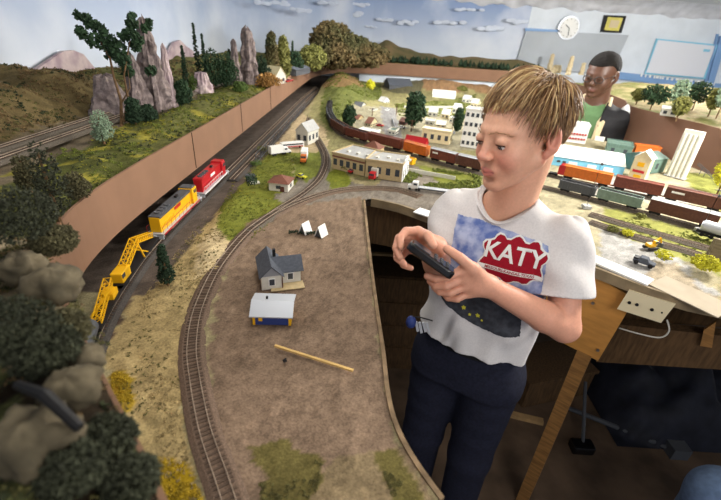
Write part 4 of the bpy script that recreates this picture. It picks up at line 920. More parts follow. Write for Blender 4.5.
# ================================================================ SCULPTING (distance fields -> one continuous surface)
class Field:
    def __init__(s, lo, hi, h):
        s.lo = np.array(lo, float); s.h = h; s.n = (np.ceil((np.array(hi)-s.lo)/h).astype(int)+1); s.d = np.full(tuple(s.n), 1.0, np.float32)
        s.ax = [s.lo[i]+np.arange(s.n[i])*h for i in range(3)]
    def win(s, lo, hi):
        a = np.clip(np.floor((np.array(lo)-s.lo)/s.h).astype(int), 0, s.n-1); b = np.clip(np.ceil((np.array(hi)-s.lo)/s.h).astype(int)+1, 1, s.n)
        sl = tuple(slice(a[i], max(b[i], a[i]+1)) for i in range(3))
        X, Y, Z = np.meshgrid(s.ax[0][sl[0]], s.ax[1][sl[1]], s.ax[2][sl[2]], indexing='ij', sparse=True); return sl, X, Y, Z
    def put(s, sl, q, k, sub=False):
        a = s.d[sl]; q = q.astype(np.float32)
        if sub:
            q = -q
            if k <= 0: s.d[sl] = np.maximum(a, q); return
            hh = np.clip(.5-.5*(a-q)/k, 0, 1); s.d[sl] = a*(1-hh)+q*hh+k*hh*(1-hh); return
        if k <= 0: s.d[sl] = np.minimum(a, q); return
        hh = np.clip(.5+.5*(a-q)/k, 0, 1); s.d[sl] = a*(1-hh)+q*hh-k*hh*(1-hh)
    def cap(s, a, b, ra, rb=None, k=.004, sub=False):
        rb = ra if rb is None else rb; a = np.array(a, float); b = np.array(b, float); m = max(ra, rb)+k*2+s.h*3
        sl, X, Y, Z = s.win(np.minimum(a, b)-m, np.maximum(a, b)+m); d = b-a; L2 = float((d*d).sum())+1e-12
        t = np.clip(((X-a[0])*d[0]+(Y-a[1])*d[1]+(Z-a[2])*d[2])/L2, 0, 1)
        q = np.sqrt((X-a[0]-t*d[0])**2+(Y-a[1]-t*d[1])**2+(Z-a[2]-t*d[2])**2)-(ra+(rb-ra)*t); s.put(sl, q, k, sub)
    def ell(s, c, r, R=None, k=.004, sub=False):
        c = np.array(c, float); r = np.array(r, float); m = r.max()+k*2+s.h*3; sl, X, Y, Z = s.win(c-m, c+m)
        x, y, z = X-c[0], Y-c[1], Z-c[2]
        if R is not None:
            R = np.array(R); x, y, z = (R[0][0]*x+R[0][1]*y+R[0][2]*z, R[1][0]*x+R[1][1]*y+R[1][2]*z, R[2][0]*x+R[2][1]*y+R[2][2]*z)
        k0 = np.sqrt((x/r[0])**2+(y/r[1])**2+(z/r[2])**2); k1 = np.sqrt((x/r[0]**2)**2+(y/r[1]**2)**2+(z/r[2]**2)**2)+1e-9
        s.put(sl, k0*(k0-1)/k1, k, sub)
    def func(s, lo, hi, fn, k=.004, sub=False):
        sl, X, Y, Z = s.win(lo, hi); s.put(sl, np.broadcast_to(fn(X, Y, Z), s.d[sl].shape), k, sub)
    def mesh(s, name, m, parent=None, smooth=1, col=None):
        d = s.d; ins = d < 0; nx, ny, nz = d.shape
        c = ins[:-1, :-1, :-1].astype(np.int8)
        tot = np.zeros((nx-1, ny-1, nz-1), np.int8)
        for i in (0, 1):
            for j in (0, 1):
                for k in (0, 1): tot += ins[i:nx-1+i, j:ny-1+j, k:nz-1+k]
        act = (tot > 0) & (tot < 8); I, J, Kk = np.nonzero(act); idx = np.full(act.shape, -1, np.int64); idx[act] = np.arange(len(I))
        acc = np.zeros((len(I), 3)); cnt = np.zeros(len(I)); crn = [(i, j, k) for i in (0, 1) for j in (0, 1) for k in (0, 1)]
        for a in crn:
            for ax in range(3):
                if a[ax]: continue
                b = list(a); b[ax] = 1
                da = d[I+a[0], J+a[1], Kk+a[2]]; db = d[I+b[0], J+b[1], Kk+b[2]]; x = (da < 0) != (db < 0)
                t = np.where(x, da/(da-db+1e-12), 0)
                p = np.stack([a[0]+(b[0]-a[0])*t, a[1]+(b[1]-a[1])*t, a[2]+(b[2]-a[2])*t], 1)
                acc[x] += p[x]; cnt[x] += 1
        V = s.lo + (np.stack([I, J, Kk], 1)+acc/cnt[:, None])*s.h
        F = []
        for ax in range(3):
            sl0 = [slice(None)]*3; sl1 = [slice(None)]*3; sl0[ax] = slice(0, -1); sl1[ax] = slice(1, None)
            e0 = ins[tuple(sl0)]; e1 = ins[tuple(sl1)]; ch = e0 != e1; u, v = (ax+1) % 3, (ax+2) % 3
            P = np.array(np.nonzero(ch)).T; ok = (P[:, u] > 0) & (P[:, v] > 0) & (P[:, u] < d.shape[u]-1) & (P[:, v] < d.shape[v]-1); P = P[ok]
            q = []
            for du, dv in ((0, 0), (1, 0), (1, 1), (0, 1)):
                o = P.copy(); o[:, u] -= du; o[:, v] -= dv; q.append(idx[o[:, 0], o[:, 1], o[:, 2]])
            q = np.stack(q, 1); fl = e0[P[:, 0], P[:, 1], P[:, 2]]; q[~fl] = q[~fl][:, ::-1]; F.append(q)
        F = np.concatenate(F); F = F[(F >= 0).all(1)]
        E = np.concatenate([F[:, [0, 1]], F[:, [1, 2]], F[:, [2, 3]], F[:, [3, 0]]])
        for _ in range(smooth):
            S = np.zeros_like(V); n = np.zeros(len(V)); np.add.at(S, E[:, 0], V[E[:, 1]]); np.add.at(n, E[:, 0], 1); np.add.at(S, E[:, 1], V[E[:, 0]]); np.add.at(n, E[:, 1], 1)
            V = V*.5+S/np.maximum(n, 1)[:, None]*.5
        me = bpy.data.meshes.new(name); me.vertices.add(len(V)); me.vertices.foreach_set('co', V.astype(np.float32).ravel())
        me.loops.add(F.size); me.loops.foreach_set('vertex_index', F.astype(np.int32).ravel()); me.polygons.add(len(F)); me.polygons.foreach_set('loop_start', np.arange(0, F.size, 4, dtype=np.int32)); me.update(calc_edges=True)
        me.polygons.foreach_set('use_smooth', [True]*len(F))
        if col is not None: set_col(me, col(V))
        me.materials.append(m); o = bpy.data.objects.new(name, me); COL.objects.link(o)
        if parent: o.parent = parent
        return o
class Frame:   # local frame: x to the figure's left, y forward, z up
    def __init__(s, o, yaw_dir, pitch=0, roll=0):
        f = Vector((yaw_dir[0], yaw_dir[1], 0)).normalized(); l = Vector((0, 0, 1)).cross(f) ; u = Vector((0, 0, 1))
        f2 = f*math.cos(pitch)+u*math.sin(pitch); u2 = u*math.cos(pitch)-f*math.sin(pitch)
        l2 = l*math.cos(roll)+u2*math.sin(roll); u3 = u2*math.cos(roll)-l*math.sin(roll)
        # x axis = figure's left
        s.o = Vector(o); s.L = l2; s.F = f2; s.U = u3; s.R = [tuple(s.L), tuple(s.F), tuple(s.U)]
    def __call__(s, x, y, z): return tuple(s.o + s.L*x + s.F*y + s.U*z)
    def inv(s, V):
        d = V-np.array(s.o); return np.stack([d@np.array(s.L), d@np.array(s.F), d@np.array(s.U)], 1)
    def mat(s): return Matrix(((s.L.x, s.F.x, s.U.x, s.o.x), (s.L.y, s.F.y, s.U.y, s.o.y), (s.L.z, s.F.z, s.U.z, s.o.z), (0, 0, 0, 1)))
def head_field(Fd, H, s=1.0, adult=False):
    e = lambda c, r, k=.012, sub=False: Fd.ell(H(*[q*s for q in c]), [q*s for q in r], H.R, k*s, sub)
    c = lambda a, b, ra, rb, k=.008, sub=False: Fd.cap(H(*[q*s for q in a]), H(*[q*s for q in b]), ra*s, rb*s, k*s, sub)
    w = 1.08 if adult else 1
    e((0, -.018, .035), (.074*w, .092, .082)); e((0, .026, .000), (.062*w, .062, .085)); e((0, .040, -.062), (.043*w, .042, .036), .02)
    c((-.052*w, .004, -.040), (-.014, .068, -.088), .019, .014, .015); c((.052*w, .004, -.040), (.014, .068, -.088), .019, .014, .015)
    e((0, .074, -.090), (.016, .013, .012), .012)
    for q in (-1, 1):
        e((q*.036*w, .056, -.028), (.025, .026, .028), .018)
        c((q*.010, .081, .026), (q*.044, .062, .025), .0068, .006, .012)
        e((q*.031, .099, .007), (.016, .018, .011), .012, True)
        e((q*.031, .0762, .0075), (.0155, .0128, .0115), .004)
        e((q*.031, .0850, .0002), (.0115, .007, .0020), .002, True)
    c((0, .080, .022), (0, .0985, -.020), .0065, .0085 if not adult else .012, .008); e((0, .1015, -.022), (.0095*w, .009, .0085), .005)
    for q in (-1, 1):
        e((q*.0105*w, .094, -.0255), (.0068*w, .0085, .0065), .005); e((q*.0065*w, .0965, -.0325), (.0034, .0045, .003), .002, True)
    e((0, .0725, -.055), (.027, .019, .017), .014)
    fz = 1.5 if adult else 1
    c((-.021, .0845, -.0535), (0, .0935, -.0520), .0028*fz, .0040*fz, .003); c((.021, .0845, -.0535), (0, .0935, -.0520), .0028*fz, .0040*fz, .003)
    c((-.017, .0850, -.0600), (0, .0925, -.0618), .0030*fz, .0048*fz, .003); c((.017, .0850, -.0600), (0, .0925, -.0618), .0030*fz, .0048*fz, .003)
    c((-.025, .088, -.0560), (.025, .088, -.0560), .0012, .0012, .0015, True)
    e((0, .088, -.074), (.014, .008, .0045), .008, True)
    for q in (-1, 1):
        e((q*.077*w, -.012, .002), (.010, .018, .031), .006); e((q*.083*w, -.006, .006), (.007, .0105, .018), .004, True); e((q*.073*w, .000, -.026), (.007, .009, .010), .006)

# ---------------------------------------------------------------- THE BOY
BX, BY = .33, .90
T = Frame((BX, BY, 0), (-.5, -.866))
HD = Frame(atd(521, 136, .86), (-.897, -.443), math.radians(-9), math.radians(5))
Lsh = Vector(T(.152, .0, 1.278)); Rsh = Vector(T(-.124, .0, 1.283))
Lel = atd(564, 327, .915); Lwr = atd(488, 286, .84)
Rel = Vector((.198, .915, 1.135)); Rwr = atd(436, 247, .87)
def shirt_profile(z):
    zz = np.array([.80, .88, .96, 1.06, 1.16, 1.20, 1.245, 1.28, 1.312, 1.345]); 
    rx = np.interp(z, zz, [.162, .160, .150, .142, .150, .160, .168, .158, .112, .060]); ry = np.interp(z, zz, [.122, .120, .112, .102, .103, .104, .092, .076, .062, .052]); return rx, ry
def torso_fn(off, folds=0, z0=None, fr=None, prof=shirt_profile, hem=None):
    fr = fr or T
    def fn(X, Y, Z):
        x = (X-fr.o.x)*fr.L.x+(Y-fr.o.y)*fr.L.y; y = (X-fr.o.x)*fr.F.x+(Y-fr.o.y)*fr.F.y; z = Z-fr.o.z
        rx, ry = prof(z); rx = rx+off; ry = ry+off
        k = (np.abs(x/rx)**2.3+np.abs(y/ry)**2.3)**(1/2.3); d = (k-1)*np.minimum(rx, ry)*.85
        if folds:
            ph = np.arctan2(y, x); d = d - folds*(.6*np.sin(9*ph+14*z+2*np.sin(11*z))*smstep(1.10, .92, z) + .55*np.sin(38*z+5*ph+2*np.sin(3*ph)+np.sin(70*x))*smstep(1.12, .98, z)*smstep(.86, .93, z) + .45*np.sin(34*(x*.7+z)+2*np.sin(20*x))*smstep(1.30, 1.1, z))
        if hem is not None: d = np.maximum(d, hem(x, y, z))
        return d
    return fn
def build_boy():
    root = empty('person', 'boy with tousled blond hair in a white KATY t-shirt holding a black handheld throttle', 'person', (BX, BY, 0))
    def hide_origin(o): o.matrix_parent_inverse = Matrix.Translation((-BX, -BY, 0)); return o
    F = Field((.02, .60, .84), (.60, 1.08, 1.64), .0026)
    F.func((.1, .7, .84), (.56, 1.08, 1.36), torso_fn(-.034, 0, hem=lambda x, y, z: .86-z), .0)
    # neck and shoulders
    F.cap(HD(0, -.030, -.045), T(0, -.010, 1.24), .047, .056, .02)
    F.cap(T(-.06, -.01, 1.275), T(-.11, -.005, 1.245), .028, .030, .02); F.cap(T(.06, -.01, 1.275), T(.12, -.005, 1.245), .028, .030, .02)
    head_field(F, HD, .985)
    for sh, el, wr in ((Lsh, Lel, Lwr), (Rsh, Rel, Rwr)):
        F.cap(sh.lerp(el, .12)-T.L*(.010 if sh is Lsh else -.010), el, .036, .0335, .012); m = el.lerp(wr, .28); F.cap(el, m, .033, .0335, .01); F.cap(m, wr, .0335, .0215, .01)
    A = lambda px_, py_, D: tuple(atd(px_, py_, D))
    # left hand (palm, four fingers, thumb)
    kn = [(463, 270, .805), (463, 278, .815), (465, 286, .825), (469, 293, .835)]
    for k in kn: F.cap(tuple(Lwr), A(*k), .0185, .0115, .010)
    F.ell(tuple((Lwr+atd(465, 281, .82))/2), (.022, .022, .022), None, .01)
    def finger(pts, r0, r1, k=.003):
        n = len(pts)-1
        for i in range(n): F.cap(A(*pts[i]), A(*pts[i+1]), r0+(r1-r0)*i/n, r0+(r1-r0)*(i+1)/n, k if i == 0 else .0015)
    finger([(463, 270, .805), (447, 277, .802), (436, 279, .812), (427, 276, .822)], .0092, .0074)
    finger([(463, 278, .815), (446, 286, .812), (436, 286, .822), (430, 281, .834)], .0094, .0076)
    finger([(465, 286, .825), (450, 293, .822), (440, 292, .832), (434, 287, .844)], .0090, .0072)
    finger([(469, 293, .835), (457, 299, .832), (448, 298, .842), (443, 293, .852)], .0080, .0064)
    F.cap(tuple(Lwr), A(473, 269, .80), .019, .0135, .010); finger([(473, 269, .80), (460, 258, .785), (447, 249, .790)], .0120, .0086, .006)
    # right hand
    kn = [(418, 231, .85), (411, 234, .86), (408, 241, .87), (409, 249, .88)]
    for k in kn: F.cap(tuple(Rwr), A(*k), .0185, .0110, .010)
    finger([(418, 231, .85), (406, 231, .835), (400, 238, .822), (401, 247, .815)], .0092, .0074)
    finger([(411, 234, .86), (399, 238, .845), (396, 248, .830), (400, 257, .825)], .0094, .0076)
    finger([(408, 241, .87), (397, 248, .855), (397, 258, .840), (404, 264, .835)], .0090, .0072)
    finger([(409, 249, .88), (401, 257, .865), (403, 265, .850), (411, 268, .846)], .0080, .0064)
    F.cap(tuple(Rwr), A(425, 236, .84), .017, .0125, .010); finger([(425, 236, .84), (428, 236, .815), (433, 245, .800)], .0118, .0086, .006)
    def col(V):
        C = np.zeros((len(V), 3)); C[:] = s2l((218, 166, 138)); q = HD.inv(V)/.985
        def blend(w, c): C[:] = C*(1-w[:, None]) + np.array(s2l(c))*w[:, None]
        hd = (q[:, 2] > -.12)
        blend(.5*np.exp(-(((np.abs(q[:, 0])-.038)/.022)**2+((q[:, 1]-.075)/.03)**2+((q[:, 2]+.028)/.022)**2))*hd, (222, 130, 118))
        blend(.5*np.exp(-((q[:, 0]/.014)**2+((q[:, 1]-.105)/.014)**2+((q[:, 2]+.02)/.016)**2)), (222, 134, 120))
        lip = np.clip(1.25-np.sqrt((q[:, 0]/.019)**2+((q[:, 2]+.0568)/.0088)**2), 0, .25)*4*(q[:, 1] > .078); blend(.75*lip, (196, 112, 106))
        blend(.8*np.exp(-(((q[:, 2]+.0566)/.0013)**2))*(np.abs(q[:, 0]) < .021)*(q[:, 1] > .080), (120, 56, 54))
        blend(.45*(q[:, 1] < .015)*(np.abs(q[:, 0]) > .070)*(q[:, 2] < .04)*(q[:, 2] > -.045)*(q[:, 1] > -.04), (216, 120, 106))
        # knuckles and nails of the hands stay the same warm tone
        low = (V[:, 2] < 1.33) & (V[:, 1] < .80); blend(.35*low, (214, 140, 118))
        return C
    body = hide_origin(F.mesh('body', attr_mat('boy skin', .5, 200, .05, .0003, 3, .35, .12), root, 2, col))
    # eyes, lids, brows
    HS = lambda x, y, z: HD(x*1.0, y*1.0, z*1.0)
    for q in (-1, 1):
        c = Vector(HS(q*.0305, .0722, .0012)); mb = MB(); mb.ball((0, 0, 0), .0113, 20, 14)
        e = mb.build('eye', K['eye_white'], root, smooth=True); e.matrix_parent_inverse = Matrix.Translation((-BX, -BY, 0)); e.location = c
        look = (HD.F*.93-HD.U*.42+HD.L*0).normalized(); i = MB(); u = look.orthogonal().normalized(); v = look.cross(u)
        for rr, off, mt, nm in ((.0056, .0104, 'iris', 'iris'), (.0028, .0116, 'black', 'pupil')):
            i = MB(); ctr = look*off; vs = [ctr+look*.0008]+[ctr+(u*math.cos(a)+v*math.sin(a))*rr for a in [2*PI*k/20 for k in range(20)]]
            i.add(vs, [(0, 1+k, 1+(k+1) % 20) for k in range(20)]); i.build(nm, K[mt], e)
        # upper lid with lashes, brow
        lid = MB(); pts = [Vector(HS(q*(.0305+.0125*math.cos(a)), .0862-.006*math.cos(a)**2*1.2, .0002+.0030*math.sin(a))) for a in np.linspace(0.05, PI-.05, 12)]
        lid.tube(pts, [.0005]+[.0016]*10+[.0005], 6); hide_origin(lid.build('eyelash', K['lash'], root))
        br = MB()
        for k in range(26):
            t = k/25; x = .012+.036*t; z = .0235+.0055*math.sin(PI*min(1, t*1.1))-.003*t; y = .0935-.024*t**1.6
            a = Vector(HS(q*x, y, z+random.uniform(-.0015, .0015))); b = a+HD.L*(q*.0055)+HD.U*(.002-.003*t)+HD.F*(-.0018-.003*t); br.tube([a, b], [.0007, .0002], 4)
        hide_origin(br.build('eyebrow', K['brow'], root))
    # ----- t-shirt
    S = Field((.02, .62, .82), (.62, 1.10, 1.42), .003)
    hem = lambda x, y, z: (.936-.05*x+.03*y+.004*np.sin(22*x)-z)
    S.func((.08, .68, .82), (.60, 1.10, 1.42), torso_fn(0, .0065, hem=hem), 0)
    sleeves = []
    for sh, el, f, r0, r1, so in ((Lsh, Lel, .64, .056, .070, 1), (Rsh, Rel, .52, .050, .058, -1)):
        a = sh + Vector(T.U)*-.008 - Vector(T.L)*(.010*so); d = (el-sh).normalized(); e = sh+(el-sh)*f
        m = max(r0, r1)+.03; lo = np.minimum(np.array(a), np.array(e))-m; hi = np.maximum(np.array(a), np.array(e))+m
        Ll = (e-a).length
        def fn(X, Y, Z, a=a, d=d, Ll=Ll, r0=r0, r1=r1, so=so):
            t = (X-a.x)*d.x+(Y-a.y)*d.y+(Z-a.z)*d.z; tc = np.clip(t, 0, Ll+.02)
            px_, py_, pz_ = X-a.x-tc*d.x, Y-a.y-tc*d.y, Z-a.z-tc*d.z
            rad = np.sqrt(px_**2+py_**2+pz_**2); ang = np.arctan2(px_*T.F.x+py_*T.F.y, px_*T.L.x+py_*T.L.y)
            q = rad-(r0+(r1-r0)*tc/Ll)-.0035*np.sin(3*ang+40*t)*smstep(0, .08, t)-.003*np.sin(70*t+2*ang)
            return np.maximum(q, t-Ll)
        S.func(lo, hi, fn, .020)
        arm_a = e - d*.05
        S.cap(tuple(e-d*.025), tuple(e+d*.03), .042, .046, .004, True)
        sleeves.append((a, d, e, r1))
    # neck opening
    S.cap(T(0, .008, 1.305), T(0, .03, 1.41), .056, .074, .006, True)
    shirt = hide_origin(S.mesh('t_shirt', K['shirt'], root, 3))
    dg = bpy.context.evaluated_depsgraph_get()
    me = shirt.data; V = np.zeros(len(me.vertices)*3, np.float32); me.vertices.foreach_get('co', V); V = V.reshape(-1, 3)
    bvh = BVHTree.FromPolygons([tuple(q) for q in V.tolist()], [tuple(p.vertices) for p in me.polygons])
    # collar ring: follows the neck opening
    cr = []
    for k in range(40):
        a = 2*PI*k/40; p = Vector(T(.061*math.cos(a), .010+.060*math.sin(a), 1.47)); h = bvh.ray_cast(p, Vector((0, 0, -1)))
        cr.append(h[0]+Vector((0, 0, .0005)) if h[0] else Vector((p.x, p.y, 1.34)))
    cr = [(cr[k-1]+cr[k]*2+cr[(k+1) % 40])/4 for k in range(40)]; mb = MB()
    n = 8
    for k in range(40):
        p = cr[k]; t = (cr[(k+1) % 40]-cr[k-1]).normalized(); o = (p-Vector(T(0, 0, p.z))); o = (o-t*o.dot(t)).normalized(); b = t.cross(o)
        for j in range(n): an = 2*PI*j/n; mb.v.append(p+o*math.cos(an)*.0085+b*math.sin(an)*.0022*1)
    for k in range(40):
        for j in range(n): mb.f.append((k*n+j, k*n+(j+1) % n, ((k+1) % 40)*n+(j+1) % n, ((k+1) % 40)*n+j))
    hide_origin(mb.build('collar', K['shirt_rib'], root, smooth=True))
    # ----- print on the chest: flat outlines wrapped on the cloth
    ctr = atd(508, 262, .80); 
    # chest frame seen square on
    cz = Vector(T.F); 
    def wrap(poly_or_mesh, cu, cv, off, name, m, parent, holes=None, dice=.007, u0=0, v0=0):
        bm = bmesh.new()
        if isinstance(poly_or_mesh, list):
            for poly in poly_or_mesh:
                vs = [bm.verts.new((a, b, 0)) for a, b in poly]; es = [bm.edges.new((vs[i], vs[(i+1) % len(vs)])) for i in range(len(vs))]
                bmesh.ops.triangle_fill(bm, edges=es, use_beauty=True)
        else: bm.from_mesh(poly_or_mesh)
        xs_ = [v.co.x for v in bm.verts]; ys_ = [v.co.y for v in bm.verts]
        for ax, lo, hi in ((0, min(xs_), max(xs_)), (1, min(ys_), max(ys_))):
            q = lo+dice
            while q < hi:
                co = (q, 0, 0) if ax == 0 else (0, q, 0); no = (1, 0, 0) if ax == 0 else (0, 1, 0)
                bmesh.ops.bisect_plane(bm, geom=bm.verts[:]+bm.edges[:]+bm.faces[:], plane_co=co, plane_no=no); q += dice
        for v in bm.verts:
            p = Vector(T(cu+v.co.x, .30, cv+v.co.y)); h = bvh.ray_cast(p, -Vector(T.F))
            if h[0]: v.co = h[0]+Vector(T.F)*off+h[1]*0
            else: v.co = Vector(T(cu+v.co.x, .1, cv+v.co.y))
        bmesh.ops.recalc_face_normals(bm, faces=bm.faces[:])
        me = bpy.data.meshes.new(name); bm.to_mesh(me); bm.free(); me.materials.append(m); me.polygons.foreach_set('use_smooth', [True]*len(me.polygons))
        o = bpy.data.objects.new(name, me); COL.objects.link(o); o.parent = parent; return o
    # local chest coords: u to his left (image right), v up
    build_boy.bvh = bvh
    def uv(px_, py_):
        d = ray(px_, py_).normalized(); h = bvh.ray_cast(CAMP, d)
        if not h[0]: return None
        q = h[0]-T.o; return (q.dot(T.L), h[0].z)
    build_boy.uv = uv
    def U(pts): 
        out = []
        for a, b in pts:
            r = uv(a, b)
            if r: out.append(r)
        return out
    def rag(poly, amp, step=.004):
        out = []
        for i in range(len(poly)):
            a = Vector((*poly[i], 0)); b = Vector((*poly[(i+1) % len(poly)], 0)); n = max(1, int((b-a).length/step))
            for k in range(n): p = a.lerp(b, k/n); out.append((p.x+random.uniform(-amp, amp), p.y+random.uniform(-amp, amp)))
        return out
    sky = U([(458, 214), (480, 219), (505, 229), (530, 238), (549, 246), (546, 268), (544, 300), (540, 318), (520, 316), (500, 300), (480, 290), (462, 280), (450, 270), (452, 245)])
    wrap([rag(sky, .0012)], 0, 0, .0012, 'print_sky', K['print_blue'], shirt)
    eng = U([(436, 262), (452, 272), (480, 291), (505, 303), (522, 318), (520, 336), (500, 336), (478, 326), (456, 312), (442, 298), (434, 280)])
    wrap([rag(eng, .0012)], 0, 0, .0016, 'print_engine', K['print_dark'], shirt)
    lt = []
    for (a, b, r) in ((464, 307, 3), (478, 315, 3), (470, 314, 2), (482, 320, 1.6), (459, 301, 2)):
        q = uv(a, b)
        if q: lt.append([(q[0]+.0022*r*math.cos(t)*(.6+.4*(k % 2)), q[1]+.0022*r*math.sin(t)*(.6+.4*(k % 2))) for k, t in enumerate(np.linspace(0, 2*PI, 11)[:-1])])
    wrap(lt, 0, 0, .0022, 'print_lights', K['print_yellow'], shirt)
    # shield logo placed at the fabric spot seen at the chest
    q = uv(512, 261); cu, cv = q if q else (.02, 1.17)
    ax = uv(536, 268); bx = uv(484, 252)
    W2 = .067; sh = [(-1, .42), (-.93, .55), (-.80, .60), (-.70, .68), (-.66, .82), (-.58, .92), (-.44, .90), (-.34, .78), (-.22, .80), (-.10, .94), (0, 1.0), (.10, .94), (.22, .80), (.34, .78), (.44, .90), (.58, .92), (.66, .82), (.70, .68), (.80, .60), (.93, .55), (1, .42), (.97, .28), (.88, .12), (.88, -.08), (.97, -.28), (1, -.44), (.90, -.56), (.76, -.60), (.68, -.72), (.62, -.86), (.48, -.90), (.36, -.82), (.22, -.84), (.10, -.96), (0, -1.0), (-.10, -.96), (-.22, -.84), (-.36, -.82), (-.48, -.90), (-.62, -.86), (-.68, -.72), (-.76, -.60), (-.90, -.56), (-1, -.44), (-.97, -.28), (-.88, -.08), (-.88, .12), (-.97, .28)]
    LH = .053
    def shp(s, g=0): return [(a*(W2+g), b*(LH+g)) for a, b in s]
    tilt = build_boy.tilt; ct, st = math.cos(tilt), math.sin(tilt); rot = lambda P: [(a*ct-b*st, a*st+b*ct) for a, b in P]
    wrap([rot(shp(sh, .004))], cu, cv, .0024, 'logo_border', K['white'], shirt)
    wrap([rot(shp(sh))], cu, cv, .0032, 'logo_shield', K['logo_red'], shirt)
    def text(body_, size, x, y, name, m, off, ext=1.0):
        c = bpy.data.curves.new('t', 'FONT'); c.body = body_; c.size = size; c.align_x = 'CENTER'; c.align_y = 'CENTER'; c.resolution_u = 3; c.offset = size*.018
        o = bpy.data.objects.new('t', c); COL.objects.link(o); dg = bpy.context.evaluated_depsgraph_get(); m2 = bpy.data.meshes.new_from_object(o.evaluated_get(dg)); bpy.data.objects.remove(o)
        for v in m2.vertices: a, b = v.co.x*ext+x, v.co.y+y; v.co = (a*ct-b*st, a*st+b*ct, 0)
        return wrap(m2, cu, cv, off, name, m, shirt, dice=.006)
    text('KATY', .053, 0, .012, 'logo_word', K['white'], .0040, .94)
    wrap([rot([(-.070, -.020), (.070, -.020), (.070, -.0295), (-.070, -.0295)])], cu, cv, .0040, 'logo_band', K['white'], shirt)
    text('MISSOURI-KANSAS-TEXAS', .0095, 0, -.0248, 'logo_band_word', K['logo_red'], .0047, .95)
    # ----- jeans: hips and legs
    J = Field((.10, .68, .04), (.56, 1.12, 1.00), .005)
    hp = lambda z: (np.interp(z, [.70, .80, .90, .97, 1.0], [.146, .146, .138, .128, .126]), np.interp(z, [.70, .80, .90, .97, 1.0], [.102, .106, .098, .090, .088]))
    J.func((.1, .68, .78), (.56, 1.12, .985), torso_fn(0, 0, prof=hp, hem=lambda x, y, z: np.maximum(z-.975, .80-z)), 0)
    for q, fx, fy in ((1, .085, .03), (-1, -.085, -.01)):
        hipp = T(q*.074, 0, .82); knee = T(q*.080+.0, .03, .50); ank = T(fx, fy, .09)
        J.cap(hipp, knee, .088, .064, .03); J.cap(knee, ank, .064, .056, .02)
    def wr(X, Y, Z): return 0
    J.d += (0.0012*np.sin(45*J.ax[2]+6*np.sin(9*J.ax[2]))[None, None, :]*np.sin(18*J.ax[0]+1)[:, None, None]).astype(np.float32)
    jeans = hide_origin(J.mesh('jeans', K['denim'], root, 2))
    for q, fx, fy in ((1, .085, .03), (-1, -.085, -.01)):
        s_ = Field(tuple(np.array(T(fx, fy+.05, .06))-.2), tuple(np.array(T(fx, fy+.05, .06))+.2), .006)
        s_.cap(T(fx, fy-.02, .045), T(fx+q*.01, fy+.15, .036), .040, .038, .01); s_.cap(T(fx, fy, .05), T(fx, fy, .10), .042, .042, .01)
        s_.func(tuple(s_.lo), tuple(s_.lo+.4), lambda X, Y, Z: Z-.004+0*X+0*Y, 0, True)
        hide_origin(s_.mesh('shoe', K['black'], root, 2))
    # belt line and pocket seam
    bt = MB(); ring = []
    for k in range(48):
        a = 2*PI*k/48; rx, ry = hp(np.array(.945)); ring.append(Vector(T((float(rx)+.003)*math.cos(a), (float(ry)+.003)*math.sin(a), .938)))
    for k in range(48):
        p = ring[k]; p2 = ring[(k+1) % 48]; bt.bar(p, p2, .006, .030)
    hide_origin(bt.build('belt', K['black'], root))
    # ----- hair
    hair = MB(); cols = []
    C1, C2, C3 = (112, 82, 54), (160, 124, 82), (214, 184, 132)
    SC = .975
    capF = Field(tuple(np.array(HD.o)-.17), tuple(np.array(HD.o)+.17), .004)
    capF.ell(HD(0, -.018, .038), (.080, .098, .086), HD.R, 0)
    def facecut(X, Y, Z):
        dx, dy, dz = X-HD.o.x, Y-HD.o.y, Z-HD.o.z
        y = dx*HD.F.x+dy*HD.F.y+dz*HD.F.z; z = dx*HD.U.x+dy*HD.U.y+dz*HD.U.z
        return -np.minimum(.062-z-.25*np.maximum(0, y-.03)+.0*y, y+.00-.035*0-np.where(z > -.02, .0, -.0))
    # remove the face part (forward and low) and everything under the ears
    def cutA(X, Y, Z):
        dx, dy, dz = X-HD.o.x, Y-HD.o.y, Z-HD.o.z
        y = dx*HD.F.x+dy*HD.F.y+dz*HD.F.z; z = dx*HD.U.x+dy*HD.U.y+dz*HD.U.z
        return np.maximum(z-(.078-1.1*np.maximum(0, .035-y)), .0-y)      # inside where low and forward
    capF.func(tuple(capF.lo), tuple(capF.lo+.34), cutA, .006, True)
    capF.func(tuple(capF.lo), tuple(capF.lo+.34), lambda X, Y, Z: ((X-HD.o.x)*HD.U.x+(Y-HD.o.y)*HD.U.y+(Z-HD.o.z)*HD.U.z)+.035+.25*((X-HD.o.x)*HD.F.x+(Y-HD.o.y)*HD.F.y), .006, True)
    cap_ = capF.mesh('hair', K['hair_base'], root, 2); hide_origin(cap_)
    rr = random.Random(11)
    for i in range(3600):
        # scalp point on ellipsoid
        while True:
            d = Vector((rr.gauss(0, 1), rr.gauss(0, 1), rr.gauss(0, 1))).normalized()
            p = Vector((d.x*.079, -.018+d.y*.097, .038+d.z*.086))
            if p.z < -.045 or (p.y > -.002 and p.z < .078-1.1*max(0, .035-p.y)): continue
            break
        n_ = Vector((d.x/.079, d.y/.097, d.z/.086)).normalized()
        crown = Vector((.01, -.05, .115)); flow = (p-crown); flow -= n_*flow.dot(n_); flow = flow.normalized() if flow.length > .004 else Vector((0, 1, 0))
        top = max(0, n_.z)
        sweep = Vector((-.75, .55, 0)); sweep -= n_*sweep.dot(n_)
        back = max(0, -n_.y)
        cn = Vector((mnoise.noise(p*38), mnoise.noise(p*38+Vector((9, 0, 0))), mnoise.noise(p*38+Vector((0, 9, 0)))))
        dirv = (cn*.75 + flow*(.9+back) + sweep*(.9*top+.35) + Vector((rr.gauss(0, .25), rr.gauss(0, .25), -.45*(1-top)))).normalized()
